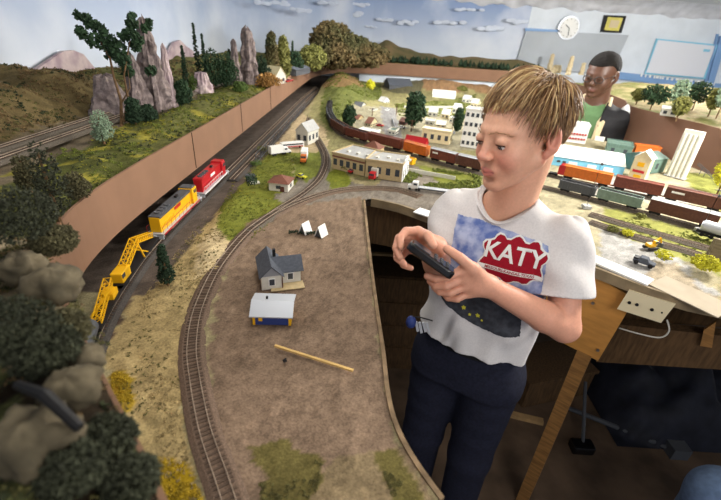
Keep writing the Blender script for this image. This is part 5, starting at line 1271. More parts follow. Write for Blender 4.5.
        ln = rr.uniform(.035, .062)+.030*top; lift = rr.uniform(.10, .50)*(.4+1.1*top)+.5*max(0, cn.x)*top
        if p.y > .02: ln *= .40
        if p.y < -.03 and top < .5: ln *= .7
        if abs(p.x) > .055 and p.z < .04: ln *= .42
        if p.z < 0: ln *= .6
        pts = []; q = p.copy(); dv = (dirv+n_*lift).normalized(); m_ = 6
        for k in range(m_+1):
            pts.append(HD(*(q*SC))); q = q+dv*ln/m_
            e = Vector((q.x/.084, (q.y+.018)/.101, (q.z-.038)/.090)); r_ = e.length; nn = Vector((e.x/.084, e.y/.101, e.z/.090)).normalized()
            dv = dv - nn*max(0, dv.dot(nn))*.55 + Vector((0, 0, -.16)) + Vector((rr.gauss(0, .07), rr.gauss(0, .07), 0))
            if r_ < 1.0: dv += nn*.6*(1.0-r_)*6
            dv.normalize()
        w0 = rr.uniform(.0007, .0019); v0 = len(hair.v); hair.tube(pts, [w0*.6, w0, w0, w0*.9, w0*.7, w0*.45, .0003], 5, True, .45)
        b = rr.random()*.6+.4*(.5+mnoise.noise(p*60)); c = C1 if b < .68-.42*top else (C2 if b < .86-.24*top else C3); j = rr.uniform(.85, 1.15); lc = np.array(s2l(c))*j  # top locks lighter, underside shade painted into the lower locks
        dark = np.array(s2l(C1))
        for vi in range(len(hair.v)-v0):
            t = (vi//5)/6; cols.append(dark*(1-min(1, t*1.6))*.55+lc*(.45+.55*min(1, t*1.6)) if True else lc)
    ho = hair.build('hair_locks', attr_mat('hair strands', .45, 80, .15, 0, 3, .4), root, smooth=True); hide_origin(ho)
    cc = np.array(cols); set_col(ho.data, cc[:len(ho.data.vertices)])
    return root
M_('eye_white', 226, 220, 214, rough=.2, spec=.5); M_('iris', 70, 66, 60, rough=.2, spec=.6); M_('lash', 74, 48, 36, rough=.7); M_('brow', 150, 112, 78, rough=.7)
M_('shirt', 214, 210, 208, rough=.95, var=.05, scale=260, bump=.0005, spec=.1); M_('shirt_rib', 202, 198, 196, rough=.95, var=.05, scale=260, bump=.0004, spec=.1)
M_('print_blue', 92, 112, 170, rough=.9, rgb2=(176, 186, 214), scale=38, spec=.1); M_('print_dark', 62, 64, 70, rough=.9, var=.3, scale=60, spec=.1); M_('print_yellow', 196, 190, 60, rough=.9)
M_('logo_red', 150, 26, 42, rough=.85, var=.06, scale=200, spec=.1); M_('denim', 26, 28, 44, rough=.85, var=.25, scale=120, bump=.0008); M_('hair_base', 92, 66, 42, rough=.7, var=.2, scale=90)
build_boy.tilt = 0.0
build_boy()

# handheld throttle held by the boy: a thing of its own
a = atd(409, 243, .806); b = atd(453, 274, .800); ax_ = (b-a).normalized(); toc = (CAMP-(a+b)/2).normalized(); toc = (toc-ax_*toc.dot(ax_)).normalized(); nrm = ax_.cross(toc)
if nrm.z < 0: nrm = -nrm
fr = (toc*.22+nrm*.97).normalized(); sd = ax_.cross(fr).normalized()
c = (a+b)/2; MT = Matrix(((ax_.x, sd.x, fr.x, c.x), (ax_.y, sd.y, fr.y, c.y), (ax_.z, sd.z, fr.z, c.z), (0, 0, 0, 1)))
r = empty('handheld_throttle', 'black handheld train throttle held in both hands by the boy', 'remote control', c); HL = (b-a).length/2
def thr(mb, name, m, bev=0, par=None):
    o = mb.build(name, m, par or r, bevel=bev); o.matrix_parent_inverse = Matrix.Translation(-c); o.matrix_basis = MT; return o
M_('gloss_black', 16, 16, 18, rough=.22, spec=.6)
thr(MB().prism([(-HL, -.016), (-HL*.8, -.023), (HL*.8, -.026), (HL, -.020), (HL, .020), (HL*.8, .026), (-HL*.8, .023), (-HL, .016)], -.009, .008), 'case', K['gloss_black'], .004)
thr(MB().box(-HL*.85, -.006, -.015, .015, .0075, .0092), 'screen', K['window'], .0005)
for i in range(3):
    for j in range(3): thr(MB().tube([((.006+i*.014), -.014+j*.014, .007), ((.006+i*.014), -.014+j*.014, .0102)], .0038, 12), 'button', K['dgrey'])
thr(MB().tube([(-HL*.8, -.0232, -.001), (HL*.8, -.0262, -.001)], .0009, 6), 'glint_line', K['silver'])  # silver line added as a painted glint along the case
# blue key fob and keys on the belt
B = atd(411, 322, .93); r = empty('key_ring', 'blue key fob and silver keys hanging from the boy\'s belt', 'keys', B)
MB().ball((0, 0, 0), .012, 12, 8, .016).build('fob', K['blue'], r, smooth=True)
for k in range(4): MB().bar((.012+.008*k, .004, -.002), (.020+.009*k, .006, -.030-.004*(k % 2)), .003, .006).build('key', K['silver'], r)
MB().tube([(.0, 0, .015), (.02, .004, .012), (.05, .01, .0)], .0016, 6).build('strap', K['black'], r)
# ================================================================ THE MAN
M_('afro', 20, 17, 16, rough=.9, var=.4, scale=300, bump=.003); M_('man_green', 86, 116, 78, rough=.9, var=.06, scale=60); M_('jacket', 26, 26, 30, rough=.7, var=.2, scale=50)
M_('jacket_white', 226, 228, 230, rough=.7); M_('lapel', 196, 180, 146, rough=.8); M_('trousers', 40, 42, 54, rough=.9); M_('dark_frame', 20, 20, 24, rough=.3, spec=.6)
def build_man():
    hc = atd(601, 76, 2.62); ox, oy = hc.x+.035, hc.y+.03; TM = Frame((ox, oy, 0), (-.60, -.80)); H = Frame(hc, (-.74, -.67), math.radians(-12))
    root = empty('person', 'man in glasses, green shirt and open black jacket standing behind the layout', 'person', (ox, oy, 0))
    inv = Matrix.Translation((-ox, -oy, 0)); s = 1.10; zb = hc.z-.190
    def fix(o): o.matrix_parent_inverse = inv; return o
    F = Field((ox-.42, oy-.42, .62), (ox+.42, oy+.42, hc.z+.17), .0055)
    sc = zb/1.345
    mp = lambda z: (np.interp(z/sc, [.80, .95, 1.10, 1.24, 1.30, 1.345, 1.375, 1.40], [.185, .18, .185, .20, .195, .15, .085, .06]), np.interp(z/sc, [.80, .95, 1.10, 1.24, 1.30, 1.345, 1.375, 1.40], [.135, .14, .13, .125, .11, .085, .065, .055]))
    F.func((ox-.3, oy-.3, .62), (ox+.3, oy+.3, zb+.04), torso_fn(-.02, 0, fr=TM, prof=mp, hem=lambda x, y, z: .75-z), 0)
    F.cap(H(0, -.03, -.05), TM(0, -.01, zb-.03), .066, .078, .02); head_field(F, H, s, True)
    for q in (-1, 1):
        sh = TM(q*.19, 0, zb-.05); el = TM(q*.245, -.02, zb-.33); wr = TM(q*.225, .09, zb-.55); F.cap(sh, el, .05, .042, .02); F.cap(el, wr, .040, .028, .01)
        F.cap(wr, TM(q*.222, .115, zb-.60), .028, .036, .01)
        for k in range(4): F.cap(TM(q*.222, .088+.020*k, zb-.615), TM(q*.215, .094+.022*k, zb-.665-.006*(k in (1, 2))), .0095, .0085, .003); F.cap(TM(q*.215, .094+.022*k, zb-.665-.006*(k in (1, 2))), TM(q*.200, .10+.022*k, zb-.700), .0085, .0075, .002)
        F.cap(TM(q*.222, .13, zb-.585), TM(q*.20, .165, zb-.63), .013, .010, .004)
    def col(V):
        C = np.zeros((len(V), 3)); C[:] = s2l((92, 62, 48)); q = H.inv(V)/s
        lip = (np.sqrt((q[:, 0]/.021)**2+((q[:, 2]+.057)/.010)**2) < 1)*(q[:, 1] > .076); C[lip] = s2l((112, 70, 62)); return C
    fix(F.mesh('body', attr_mat('man skin', .45, 100, .06, .0003, 3, .45, .05), root, 2, col))
    for q in (-1, 1):
        e = MB(); e.ball((0, 0, 0), .0125, 16, 10); o = fix(e.build('eye', K['eye_white'], root, smooth=True)); o.location = H(q*.0335, .0790, .004)
        MB().ball((0, 0, 0), .006, 12, 8).build('iris', K['black'], o, smooth=True).location = tuple(H.F*.0085-H.U*.003)
    A = Field(tuple(np.array(H.o)-.19), tuple(np.array(H.o)+.19), .006); A.ell(H(0, -.022*s, .042*s), (.085*s, .100*s, .086*s), H.R, 0)
    dt = lambda X, Y, Z, v: (X-H.o.x)*v.x+(Y-H.o.y)*v.y+(Z-H.o.z)*v.z
    A.func(tuple(A.lo), tuple(A.lo+.38), lambda X, Y, Z: np.maximum(dt(X, Y, Z, H.U)-(.066*s-1.1*np.maximum(0, .03-dt(X, Y, Z, H.F))), -dt(X, Y, Z, H.F)-.005), .005, True)
    A.func(tuple(A.lo), tuple(A.lo+.38), lambda X, Y, Z: dt(X, Y, Z, H.U)+.045+.3*dt(X, Y, Z, H.F), .005, True)
    A.d += .004*np.random.rand(*A.d.shape).astype(np.float32)-.002
    fix(A.mesh('hair', K['afro'], root, 1))
    g = MB()
    for q in (-1, 1):
        ring = [Vector(H(s*(q*.034+.0225*math.cos(a)), s*(.101-.10*abs(q*.034+.0225*math.cos(a))**1.3*1.6), s*(.004+.0175*math.sin(a)))) for a in [2*PI*k/22 for k in range(23)]]
        g.tube(ring, .0028, 6); g.tube([H(q*s*.056, s*.090, s*.010), H(q*s*.078, s*.045, s*.014), H(q*s*.083, s*-.005, s*.012)], .0016, 6)
    g.tube([H(-s*.012, s*.106, s*.008), H(0, s*.109, s*.012), H(s*.012, s*.106, s*.008)], .0016, 6); fix(g.build('glasses', K['dark_frame'], root, smooth=True))
    S = Field((ox-.42, oy-.42, .70), (ox+.42, oy+.42, zb+.07), .006)
    S.func((ox-.4, oy-.4, .7), (ox+.4, oy+.4, zb+.06), torso_fn(-.004, .003, fr=TM, prof=mp, hem=lambda x, y, z: .78-z), 0); S.cap(TM(0, -.005, zb-.01), TM(0, 0, zb+.1), .070, .076, .006, True)
    fix(S.mesh('shirt', K['man_green'], root, 2))
    Jk = Field((ox-.45, oy-.45, .70), (ox+.45, oy+.45, zb+.08), .006)
    Jk.func((ox-.4, oy-.4, .7), (ox+.4, oy+.4, zb+.06), torso_fn(.016, .004, fr=TM, prof=mp, hem=lambda x, y, z: .76-z), 0)
    for q in (-1, 1):
        Jk.cap(TM(q*.175, 0, zb-.06), TM(q*.245, -.02, zb-.33), .072, .060, .025); Jk.cap(TM(q*.245, -.02, zb-.33), TM(q*.225, .09, zb-.55), .058, .046, .015)
    dT = lambda X, Y, Z, v: (X-ox)*v.x+(Y-oy)*v.y
    Jk.func(tuple(Jk.lo), (ox+.45, oy+.45, zb+.08), lambda X, Y, Z: np.maximum(np.abs(dT(X, Y, Z, TM.L))-.075-.0*Z, -dT(X, Y, Z, TM.F)+.02), .004, True)
    Jk.cap(TM(0, -.005, zb-.01), TM(0, 0, zb+.1), .078, .086, .006, True)
    jk = fix(Jk.mesh('jacket', K['jacket'], root, 2))
    lp = MB()
    for q in (-1, 1): lp.tube([TM(q*.070, -.03, zb+.055), TM(q*.080, .04, zb+.012), TM(q*.085, .115, zb-.08), TM(q*.082, .140, zb-.25), TM(q*.08, .148, zb-.50)], [.024, .028, .028, .022, .018], 8, True, .6)
    fix(lp.build('lapel', K['lapel'], root, smooth=True))
    st = MB()
    st.tube([TM(.165, -.005, zb+.020), TM(.215, -.01, zb-.02), TM(.252, -.02, zb-.10), TM(.282, -.035, zb-.25), TM(.285, -.03, zb-.33)], [.030, .042, .046, .042, .036], 10, True, 1); fix(st.build('sleeve_stripe', K['jacket_white'], root, smooth=True))
    bd = MB(); bd.box(-.028, .028, -.002, .002, -.016, .016, Matrix.Translation(TM(.115, .150, zb-.17)) @ Matrix(((TM.L.x, TM.F.x, 0, 0), (TM.L.y, TM.F.y, 0, 0), (0, 0, 1, 0), (0, 0, 0, 1)))); fix(bd.build('name_badge', K['white'], root))
    L_ = Field((ox-.35, oy-.35, .03), (ox+.35, oy+.35, .86), .01)
    for q in (-1, 1): L_.cap(TM(q*.09, 0, .78), TM(q*.10, .02, .45), .10, .075, .03); L_.cap(TM(q*.10, .02, .45), TM(q*.11, 0, .08), .072, .062, .02)
    fix(L_.mesh('trousers', K['trousers'], root, 2))
    for q in (-1, 1): b = MB(); b.tube([TM(q*.11, -.04, .045), TM(q*.115, .06, .045), TM(q*.12, .17, .035)], [.045, .047, .038], 12); fix(b.build('shoe', K['black'], root, smooth=True))
build_man()

# ================================================================ BACK WALL
def wallslab(name, m, pxs, y=5.985, th=.02, parent=None, off=0):
    P = [aty(a, b, y) for a, b in pxs]; return MB().prism([(p.x, p.z) for p in P], 0, th, Matrix(((1, 0, 0, 0), (0, 0, -1, y), (0, 1, 0, 0), (0, 0, 0, 1)))).build(name, m, parent)
M_('grey_board', 168, 174, 180, rough=.7, var=.05, scale=4); M_('pale_panel', 214, 216, 222, rough=.5); M_('cyan_edge', 128, 190, 214, rough=.5); M_('blue_trim', 118, 152, 194, rough=.5); M_('gold_paper', 200, 190, 96, rough=.5, var=.08, scale=30)
tag(wallslab('notice_board', K['grey_board'], [(526, 30), (628, 35), (610, 74), (514, 68)]), 'large grey board on the back wall below the clock', 'board')
tag(wallslab('shelf_strip', K['blue_trim'], [(525, 28), (560, 30), (560, 32), (525, 31)], y=5.96, th=.01), 'thin blue strip along the top of the grey board', 'strip')
r = empty('wall_clock', 'round white wall clock with a silver rim above the grey board', 'clock', aty(569, 28, 5.95))
for rr, y0, y1, nm, m in ((.135, 0, .035, 'rim', 'silver'), (.115, -.004, 0, 'dial', 'white')): MB().tube([(0, y0, 0), (0, y1, 0)], rr, 36).build(nm, K[m], r)
MB().bar((0, -.007, 0), (-.055, -.007, .035), .008, .004, upv=(0, 1, 0)).build('hour_hand', K['dgrey'], r); MB().bar((0, -.009, 0), (.01, -.009, -.085), .006, .004, upv=(0, 1, 0)).build('minute_hand', K['dgrey'], r)
for k in range(12): a = 2*PI*k/12; MB().bar((.092*math.cos(a), -.005, .092*math.sin(a)), (.106*math.cos(a), -.005, .106*math.sin(a)), .006, .003, upv=(0, 1, 0)).build('hour_mark', K['dgrey'], r)
c = aty(612, 24, 5.97); r = empty('framed_certificate', 'small gold certificate in a black frame right of the clock', 'picture', c)
def shift(o, c): o.location = -c; return o
shift(wallslab('frame', K['black'], [(604, 15), (625.5, 16), (620.5, 33), (600, 32)], y=5.985, th=.025, parent=r), c); shift(wallslab('paper', K['gold_paper'], [(608, 17), (623, 18), (618.5, 31), (604, 30)], y=5.958, th=.004, parent=r), c)
shift(wallslab('seal', K['lapel'], [(611, 20), (620, 20.5), (617, 28), (608.5, 27.5)], y=5.953, th=.003, parent=r), c)
c = aty(680, 58, 5.97); r = empty('projection_screen', 'pale rectangular screen with a thin cyan border on the right of the wall', 'screen', c)
shift(wallslab('border', K['cyan_edge'], [(656, 38.5), (717, 44.5), (704.5, 79), (644, 74)], y=5.985, th=.02, parent=r), c); shift(wallslab('panel', K['pale_panel'], [(658, 40), (715, 46), (703, 77.5), (646, 72.5)], y=5.962, th=.006, parent=r), c)
shift(wallslab('clip', K['cyan_edge'], [(704, 49), (710, 49.5), (709, 52), (703, 51.5)], y=5.955, th=.01, parent=r), c)
struct(wallslab('trim_2', K['blue_trim'], [(719, 36), (726, 37), (712, 84), (706, 83)], th=.03)); struct(wallslab('trim_3', K['blue_trim'], [(716, 34), (717.5, 34), (705, 82), (703.5, 82)], th=.03))
c = aty(680, 79, 5.97); r = empty('lettered_shelf', 'blue shelf edge with a row of small white lettering under the screen', 'shelf', c)
shift(wallslab('band', K['blue_trim'], [(620, 72), (740, 86), (738, 93), (617, 79)], y=5.985, th=.02, parent=r), c)
x = 641.0; rnd = random.Random(3)
while x < 716:
    wd = rnd.uniform(1.2, 3.2); y0 = 73.6+(x-641)*.118; shift(wallslab('letter', K['white'], [(x, y0), (x+wd, y0+.15), (x+wd-.8, y0+3.1), (x-.8, y0+3)], y=5.96, th=.004, parent=r), c); x += wd+rnd.choice((.8, .8, 2.6))
# cotton clouds fixed on the painted sky near the ceiling
M_('cotton', 198, 206, 221, rough=.95, var=.05, scale=20, bump=.01)
for i, (a, b, w_, h_) in enumerate([(262, 3, 9, 5), (281, 3, 8, 5), (300, 10, 10, 5), (330, 3, 12, 5), (351, 14, 12, 8), (360, 5, 10, 5), (384, 20, 14, 5), (413, 23, 18, 6), (447, 22, 20, 7), (490, 28, 16, 8), (515, 22, 12, 7), (372, 27, 8, 3), (470, 10, 18, 5)]):
    yy = 5.93 if a > 330 else 5.6-(330-a)*.012
    p = aty(a, b, yy); mb = MB(); rnd = random.Random(i)
    for k in range(7): mb.ball(p+Vector((rnd.uniform(-1, 1)*w_*.010, rnd.uniform(-.005, .005), rnd.uniform(-1, 1)*h_*.0025)), h_*.0075, 12, 8, rz=h_*.0032, jit=.03)
    pos = ['leftmost of the clouds, highest on the wall', 'second cloud from the left near the ceiling', 'third cloud from the left above the far hill', 'cloud touching the ceiling above the far hill', 'round cloud right above the wooded dome hill', 'cloud near the ceiling right of the dome hill', 'thin cloud above the middle of the far ridge', 'cloud over the ridge left of the boy\'s hair', 'broad cloud over the ridge nearest the boy\'s hair', 'cloud right over the boy\'s hair', 'rightmost cloud beside the grey board', 'smallest faint cloud low over the ridge', 'wide cloud touching the ceiling plaster'][i]
    mb.v = [Vector((q.x, p.y+(q.y-p.y)*.08, q.z)) for q in mb.v]
    tag(mb.build('cotton_cloud', K['cotton'], smooth=True), 'white cotton cloud on the sky backdrop, '+pos, 'cloud', 'cotton clouds')

# ================================================================ UPPER DECK SCENERY
M_('near_green', 50, 53, 38, rough=.9, var=.3, scale=60); M_('near_olive', 78, 74, 50, rough=.9, var=.3, scale=60)  # near greens darkened, corner vignette put into the colour
M_('forest', 66, 68, 40, rough=.9, rgb2=(100, 84, 54), scale=6)
def rock(name, label, cat, b, top, wpx, m, plane=UZ, seed=0, taper=.25, depth=.8, group=None, rough=.25):
    B = at(*b, plane); h = zat(B, top)-plane; R = wpx/2*(B-CAMP).dot(fw)/FPX; mb = MB(); n = 26; nz = 22
    for j in range(nz+1):
        t = j/nz
        for k in range(n):
            a = 2*PI*k/n; q = (1-t)*(1-taper)+taper; q *= (1 if t < .97 else .25)
            v = mnoise.fractal(Vector((math.cos(a)*1.3+seed*7, math.sin(a)*1.3, t*4*h/max(R, .01)*.35)), 1, 2, 4)*rough*1.3 + mnoise.noise(Vector((math.cos(a)*4+seed, math.sin(a)*4, t*1.2)))*rough
            mb.v.append(Vector((R*q*(1+v)*math.cos(a), R*depth*q*(1+v)*math.sin(a), h*t*(1+.10*mnoise.noise(Vector((a*2, seed, 1)))*t)-.01)))
    for j in range(nz):
        for k in range(n): mb.f.append((j*n+k, j*n+(k+1) % n, (j+1)*n+(k+1) % n, (j+1)*n+k))
    mb.f.append(tuple(nz*n+k for k in range(n))); mb.f.append(tuple(n-1-k for k in range(n)))
    return tag(mb.build(name, K[m], loc=(B.x, B.y, plane)), label, cat, group)
def conifer(label, b, top, wpx, m='deep_green', plane=UZ, n=260, **kw):
    return ptree('pine_tree', label, b, top, wpx, m, plane=plane, n=n, size=kw.pop('size', .008), lobes=[(0, 0, .18, 1, .12), (0, 0, .34, .8, .12), (0, 0, .5, .62, .12), (0, 0, .66, .45, .12), (0, 0, .82, .3, .12), (0, 0, .95, .14, .08)], **kw)
rock('rock_spire', 'tall violet grey rock spire behind the bent green pine', 'model rock', (157, 108), 15, 28, 'rock_violet', seed=1, taper=.35, rough=.38)
rock('rock_spire', 'violet rock ridge on the left shoulder of the tall spire', 'model rock', (140, 110), 50, 26, 'rock_violet', seed=2, taper=.3, rough=.38)
rock('rock_spire', 'small pale rock needle right of the tall violet spire', 'model rock', (172, 106), 42, 14, 'rock_pink', seed=3, taper=.3)
rock('rock_spire', 'broad low violet rock at the foot of the tall spire', 'model rock', (112, 112), 72, 40, 'rock_violet', seed=4, taper=.4)
rock('rock_spire', 'grey rock tower behind the dense green trees', 'model rock', (250, 86), 26, 20, 'rock_violet', seed=5, taper=.45, rough=.35)
rock('rock_spire', 'narrow grey rock left of the grey rock tower', 'model rock', (237, 87), 38, 12, 'rock_violet', seed=6, taper=.4)
ptree('leafy_tree', 'tall narrow olive tree above the autumn tree', (273, 80), 31, 13, 'forest', plane=UZ, n=900, size=.016, trunk=False, lobes=[(0, 0, .3, 1, .3), (0, 0, .6, .8, .3), (0, 0, .85, .5, .15)])
ptree('leafy_tree', 'tall olive tree right of the narrow one above the autumn tree', (284, 78), 36, 15, 'leaf_olive', plane=UZ, n=900, size=.016, trunk=False, lobes=[(0, 0, .3, 1, .3), (0, 0, .6, .8, .3), (0, 0, .85, .5, .15)])
rock('rock_spire', 'low pinkish rock below the tall needle pines', 'model rock', (203, 92), 70, 22, 'rock_pink', seed=9, taper=.5)
ptree('wooded_hill', 'big round wooded hill at the far corner of the layout', (332, 66), 19, 54, 'forest', plane=UZ, n=5200, size=.022, trunk=False, cat='model hill', lobes=[(0, 0, .45, .85, .52), (.1, 0, .3, 1, .35), (-.1, 0, .6, .6, .34)])
ptree('wooded_hill', 'olive wooded slope on the left flank of the round hill', (312, 68), 42, 28, 'leaf_olive', plane=UZ, n=1400, size=.018, trunk=False, cat='model hill', lobes=[(0, 0, .4, 1, .5)])
ptree('wooded_hill', 'brown wooded hill on the right flank of the round hill', (360, 66), 32, 60, 'forest', plane=UZ, n=3600, size=.022, trunk=False, cat='model hill', lobes=[(0, 0, .35, 1, .4), (-.2, 0, .5, .6, .42)])
for i, (b, t_, w_, lab) in enumerate([((200, 84), 24, 9, 'tallest thin needle pine standing left of the green trees'), ((207, 84), 35, 7, 'second thin needle pine beside the tallest one'), ((187, 88), 46, 8, 'short thin needle pine in front of the pale mountain'), ((293, 74), 41, 7, 'thin dark pine right of the olive rocks'), ((268, 78), 40, 8, 'thin dark pine left of the olive pinnacle'), ((232, 86), 50, 10, 'dark pine between the green trees and the grey rock')]): conifer(lab, b, t_, w_)
for i, (b, t_, w_, m, lab) in enumerate([((214, 88), 44, 24, 'leaf_dark', 'dense dark green tree right of the needle pines'), ((228, 88), 48, 20, 'leaf_dark', 'dense green tree left of the grey rock tower'), ((262, 84), 52, 16, 'deep_green', 'dark tree between the grey rock tower and the olive rocks'), ((296, 74), 48, 14, 'leaf_dark', 'green tree right of the olive rocks'), ((267, 87), 71, 26, 'leaf_rust', 'low round autumn orange tree beside the white house'),
    ((184, 106), 76, 16, 'leaf_dark', 'dark green bush at the end of the upper tracks'), ((104, 142), 106, 20, 'leaf_pale', 'frosty pale green small tree beside the upper tracks'), ((136, 124), 94, 16, 'deep_green', 'dark shrub at the foot of the violet rocks'), ((150, 122), 102, 14, 'deep_green', 'low dark shrub right of the bent pine trunks'), ((196, 92), 74, 12, 'leaf', 'small green bush under the needle pines'),
    ((60, 222), 132, 30, 'near_green', 'tall blurred green tree at the left above the fascia'), ((30, 190), 150, 22, 'near_olive', 'blurred olive shrub on the left edge hill'), ((80, 200), 168, 22, 'near_olive', 'rounded green bush at the corner above the fascia'), ((322, 66), 52, 14, 'leaf_rust', 'small tan tree in front of the round wooded hill'), ((240, 92), 80, 14, 'leaf', 'low green bush on the bank before the grey rocks')]):
    ptree('leafy_tree', lab, b, t_, w_, m, plane=UZ, n=900, size=.0075 if b[1] < 130 else .0035, lobes=[(0, 0, .62, .85, .3), (.2, .1, .4, 1, .3), (-.25, 0, .25, .8, .22)], group=None)
# bent pine with two trunks
B = at(121, 124, UZ); D = (B-CAMP).dot(fw)
r = empty('bent_pine', 'large bent green pine with two bare orange trunks in front of the violet rocks', 'model tree', B)
tk = MB(); tk.tube([Vector((0, 0, -.01)), atd(121, 100, D)-B, atd(114, 78, D)-B, atd(110, 58, D)-B, atd(96, 34, D)-B], [.006, .005, .004, .0035, .002], 8); tk.tube([atd(124, 122, D)-B, atd(128, 98, D)-B, atd(124, 76, D)-B, atd(130, 40, D)-B], [.005, .004, .003, .002], 8)
tk.tube([atd(121, 104, D)-B, atd(130, 88, D)-B, atd(128, 70, D)-B], [.003, .002, .001], 6); tk.build('trunk', K['bark'], r)
fo = MB()
for (a, b, q) in [(81, 15, 4), (86, 19, 5), (92, 24, 6), (79, 30, 4), (86, 33, 5), (98, 30, 7), (106, 40, 9), (116, 50, 10), (122, 60, 8), (108, 50, 9), (124, 72, 6), (96, 40, 7), (132, 16, 4), (134, 24, 6), (130, 33, 6), (142, 28, 5), (124, 36, 5), (139, 40, 6), (146, 22, 3), (132, 46, 6), (152, 70, 5)]:
    rr = q*D/FPX; fo.leaves(atd(a, b, D)-B+Vector((0, random.uniform(-.03, .03), 0)), (rr, rr, rr), int(60*q/5), .0085)
tag(fo.build('foliage', K['leaf_dark'], r), kind='stuff')
# painted mountains of the backdrop: thin relief boards on the sky wall
def relief(label, m, pxs, x=-1.572):
    P = [atx(a, b, x) for a, b in pxs]; return tag(MB().prism([(p.y, p.z) for p in P], 0, .02, Matrix(((0, 0, 1, x), (1, 0, 0, 0), (0, 1, 0, 0), (0, 0, 0, 1)))).build('painted_mountain', K[m]), label, 'painted mountain')
relief('pale pink painted mountain low on the left sky backdrop', 'rock_pink', [(20, 100), (28, 72), (40, 64), (52, 56), (60, 51), (70, 50), (80, 54), (90, 66), (110, 95)])
relief('pale painted mountain between the rock spire and needle pines', 'rock_pink', [(160, 90), (166, 52), (172, 42), (178, 40), (184, 46), (190, 50), (198, 60), (206, 85)], x=-1.578)
# long wooded ridge along the back shelf
mb = MB(); prof = [(345, 38), (358, 37), (368, 41), (378, 44), (386, 40), (392, 42), (400, 47), (410, 49), (420, 53), (432, 54), (442, 57), (452, 56), (462, 58), (475, 57), (490, 59), (505, 60), (520, 60), (534, 64), (545, 68)]
ps = spline([(a, b, 0) for a, b in prof], 2.2); rows = 6
for p in ps:
    top = aty(p.x, p.y, 5.80)
    for k in range(rows+1): t = k/rows; mb.v.append(Vector((top.x, 5.88-.45*t**1.3, UZ-.01+(top.z-UZ+.01)*math.cos(t*PI/2)+.012*mnoise.noise(Vector((top.x*9, t*4, 0)))*(k > 0))))
for i in range(len(ps)-1):
    for k in range(rows): mb.f.append((i*(rows+1)+k, i*(rows+1)+k+1, (i+1)*(rows+1)+k+1, (i+1)*(rows+1)+k))
tag(mb.build('hill_ridge', mat('ridge', (96, 92, 58), .95, rgb2=(128, 108, 74), scale=7, bump=.01), smooth=True), 'long olive brown ridge along the back shelf under the sky', 'model hill')
rnd = random.Random(5); tm = MB()
for k in range(150):
    a = rnd.uniform(345, 540); y = 5.33+rnd.uniform(-.1, .12); p = aty(a, 60, y); h = rnd.uniform(.04, .085); b = Vector((p.x, y, UZ)); tm.tube([b, b+Vector((0, 0, h*.3)), b+Vector((0, 0, h))], [.012, rnd.uniform(.018, .03), .002], 6)
tag(tm.build('treeline', K['deep_green']), 'dark line of tiny trees at the foot of the back ridge', 'model trees', kind='stuff')
# houses on the upper deck
building('upper_cottage', 'white cottage beside the autumn tree on the upper deck', (276, 84), (286, 83), .16, 76, 'offwhite', 'gabley', 'cream', (2, 1), z=UZ, rh=.05)
building('upper_hut', 'dark blue roofed hut on the upper deck near the corner hill', (296, 76), (310, 73), .2, 70, 'dgrey', 'gable', 'slate', (0, 0), z=UZ, rh=.03)
vehicle('car', 'red pickup parked beside the white cottage on the upper deck', (286, 83), (293, 81), 'red', z=UZ+.004, L=.09)
# foreground rocks and growth, close to the lens
M_('near_rock', 104, 94, 74, rough=.95, rgb2=(66, 60, 46), scale=28, bump=.004)  # rock tones lowered too, with the same vignette in the colour
for i, (a, b, z, rr, lab) in enumerate([(56, 285, 1.365, .030, 'pale tan boulder above the left end of the fascia'), (22, 268, 1.37, .026, 'small tan boulder at the left edge above the fascia'), (34, 440, 1.37, .030, 'large blurred tan boulder at the bottom left corner'), (70, 388, 1.375, .022, 'blurred ochre boulder above the dark gully, bottom left'), (84, 360, 1.36, .018, 'blurred ochre rock near the tail of the fascia')]):
    p = at(a, b, z); mb = MB(); n = 28; m_ = 18
    for j in range(m_+1):
        for k in range(n):
            t = PI*j/m_; ph = 2*PI*k/n; d = Vector((math.sin(t)*math.cos(ph), math.sin(t)*math.sin(ph), math.cos(t)*.7)); mb.v.append(d*rr*(1+.35*mnoise.fractal(d*1.7+Vector((i*5, 0, 0)), 1, 2, 4)))
    for j in range(m_):
        for k in range(n): mb.f.append((j*n+k, (j+1)*n+k, (j+1)*n+(k+1) % n, j*n+(k+1) % n))
    tag(mb.build('boulder', K['near_rock'], loc=p, smooth=True), lab, 'model rock')
for i, (a, b, z, rr, m, lab) in enumerate([(12, 215, 1.42, .05, 'near_green', 'large blurred dark green bush at the left edge'), (54, 240, 1.37, .030, 'near_olive', 'blurred olive bush left of the fascia top'), (8, 330, 1.40, .04, 'near_green', 'blurred dark moss clump at the left edge'), (60, 330, 1.37, .028, 'near_olive', 'blurred olive moss clump beside the fascia tail'), (105, 440, 1.345, .025, 'near_green', 'blurred dark green moss along the near rim'), (130, 480, 1.34, .022, 'near_green', 'blurred green moss at the bottom of the near rim'), (45, 350, 1.38, .03, 'near_green', 'blurred dark green clump above the gully'), (70, 470, 1.36, .024, 'near_green', 'blurred green clump at the bottom left')]):
    p = at(a, b, z); tag(MB().leaves((0, 0, 0), (rr, rr, rr*.7), 1600, .003).build('moss_bush', K[m], loc=p), lab, 'model shrub', kind='stuff')
B = at(74, 372, 1.385); 
tag(MB().tube([at(18, 385, 1.39), at(45, 395, 1.40), at(80, 428, 1.385)], [.004, .005, .004], 8).build('fallen_branch', K['black']), 'dark blurred fallen branch across the moss at the bottom left', 'branch')

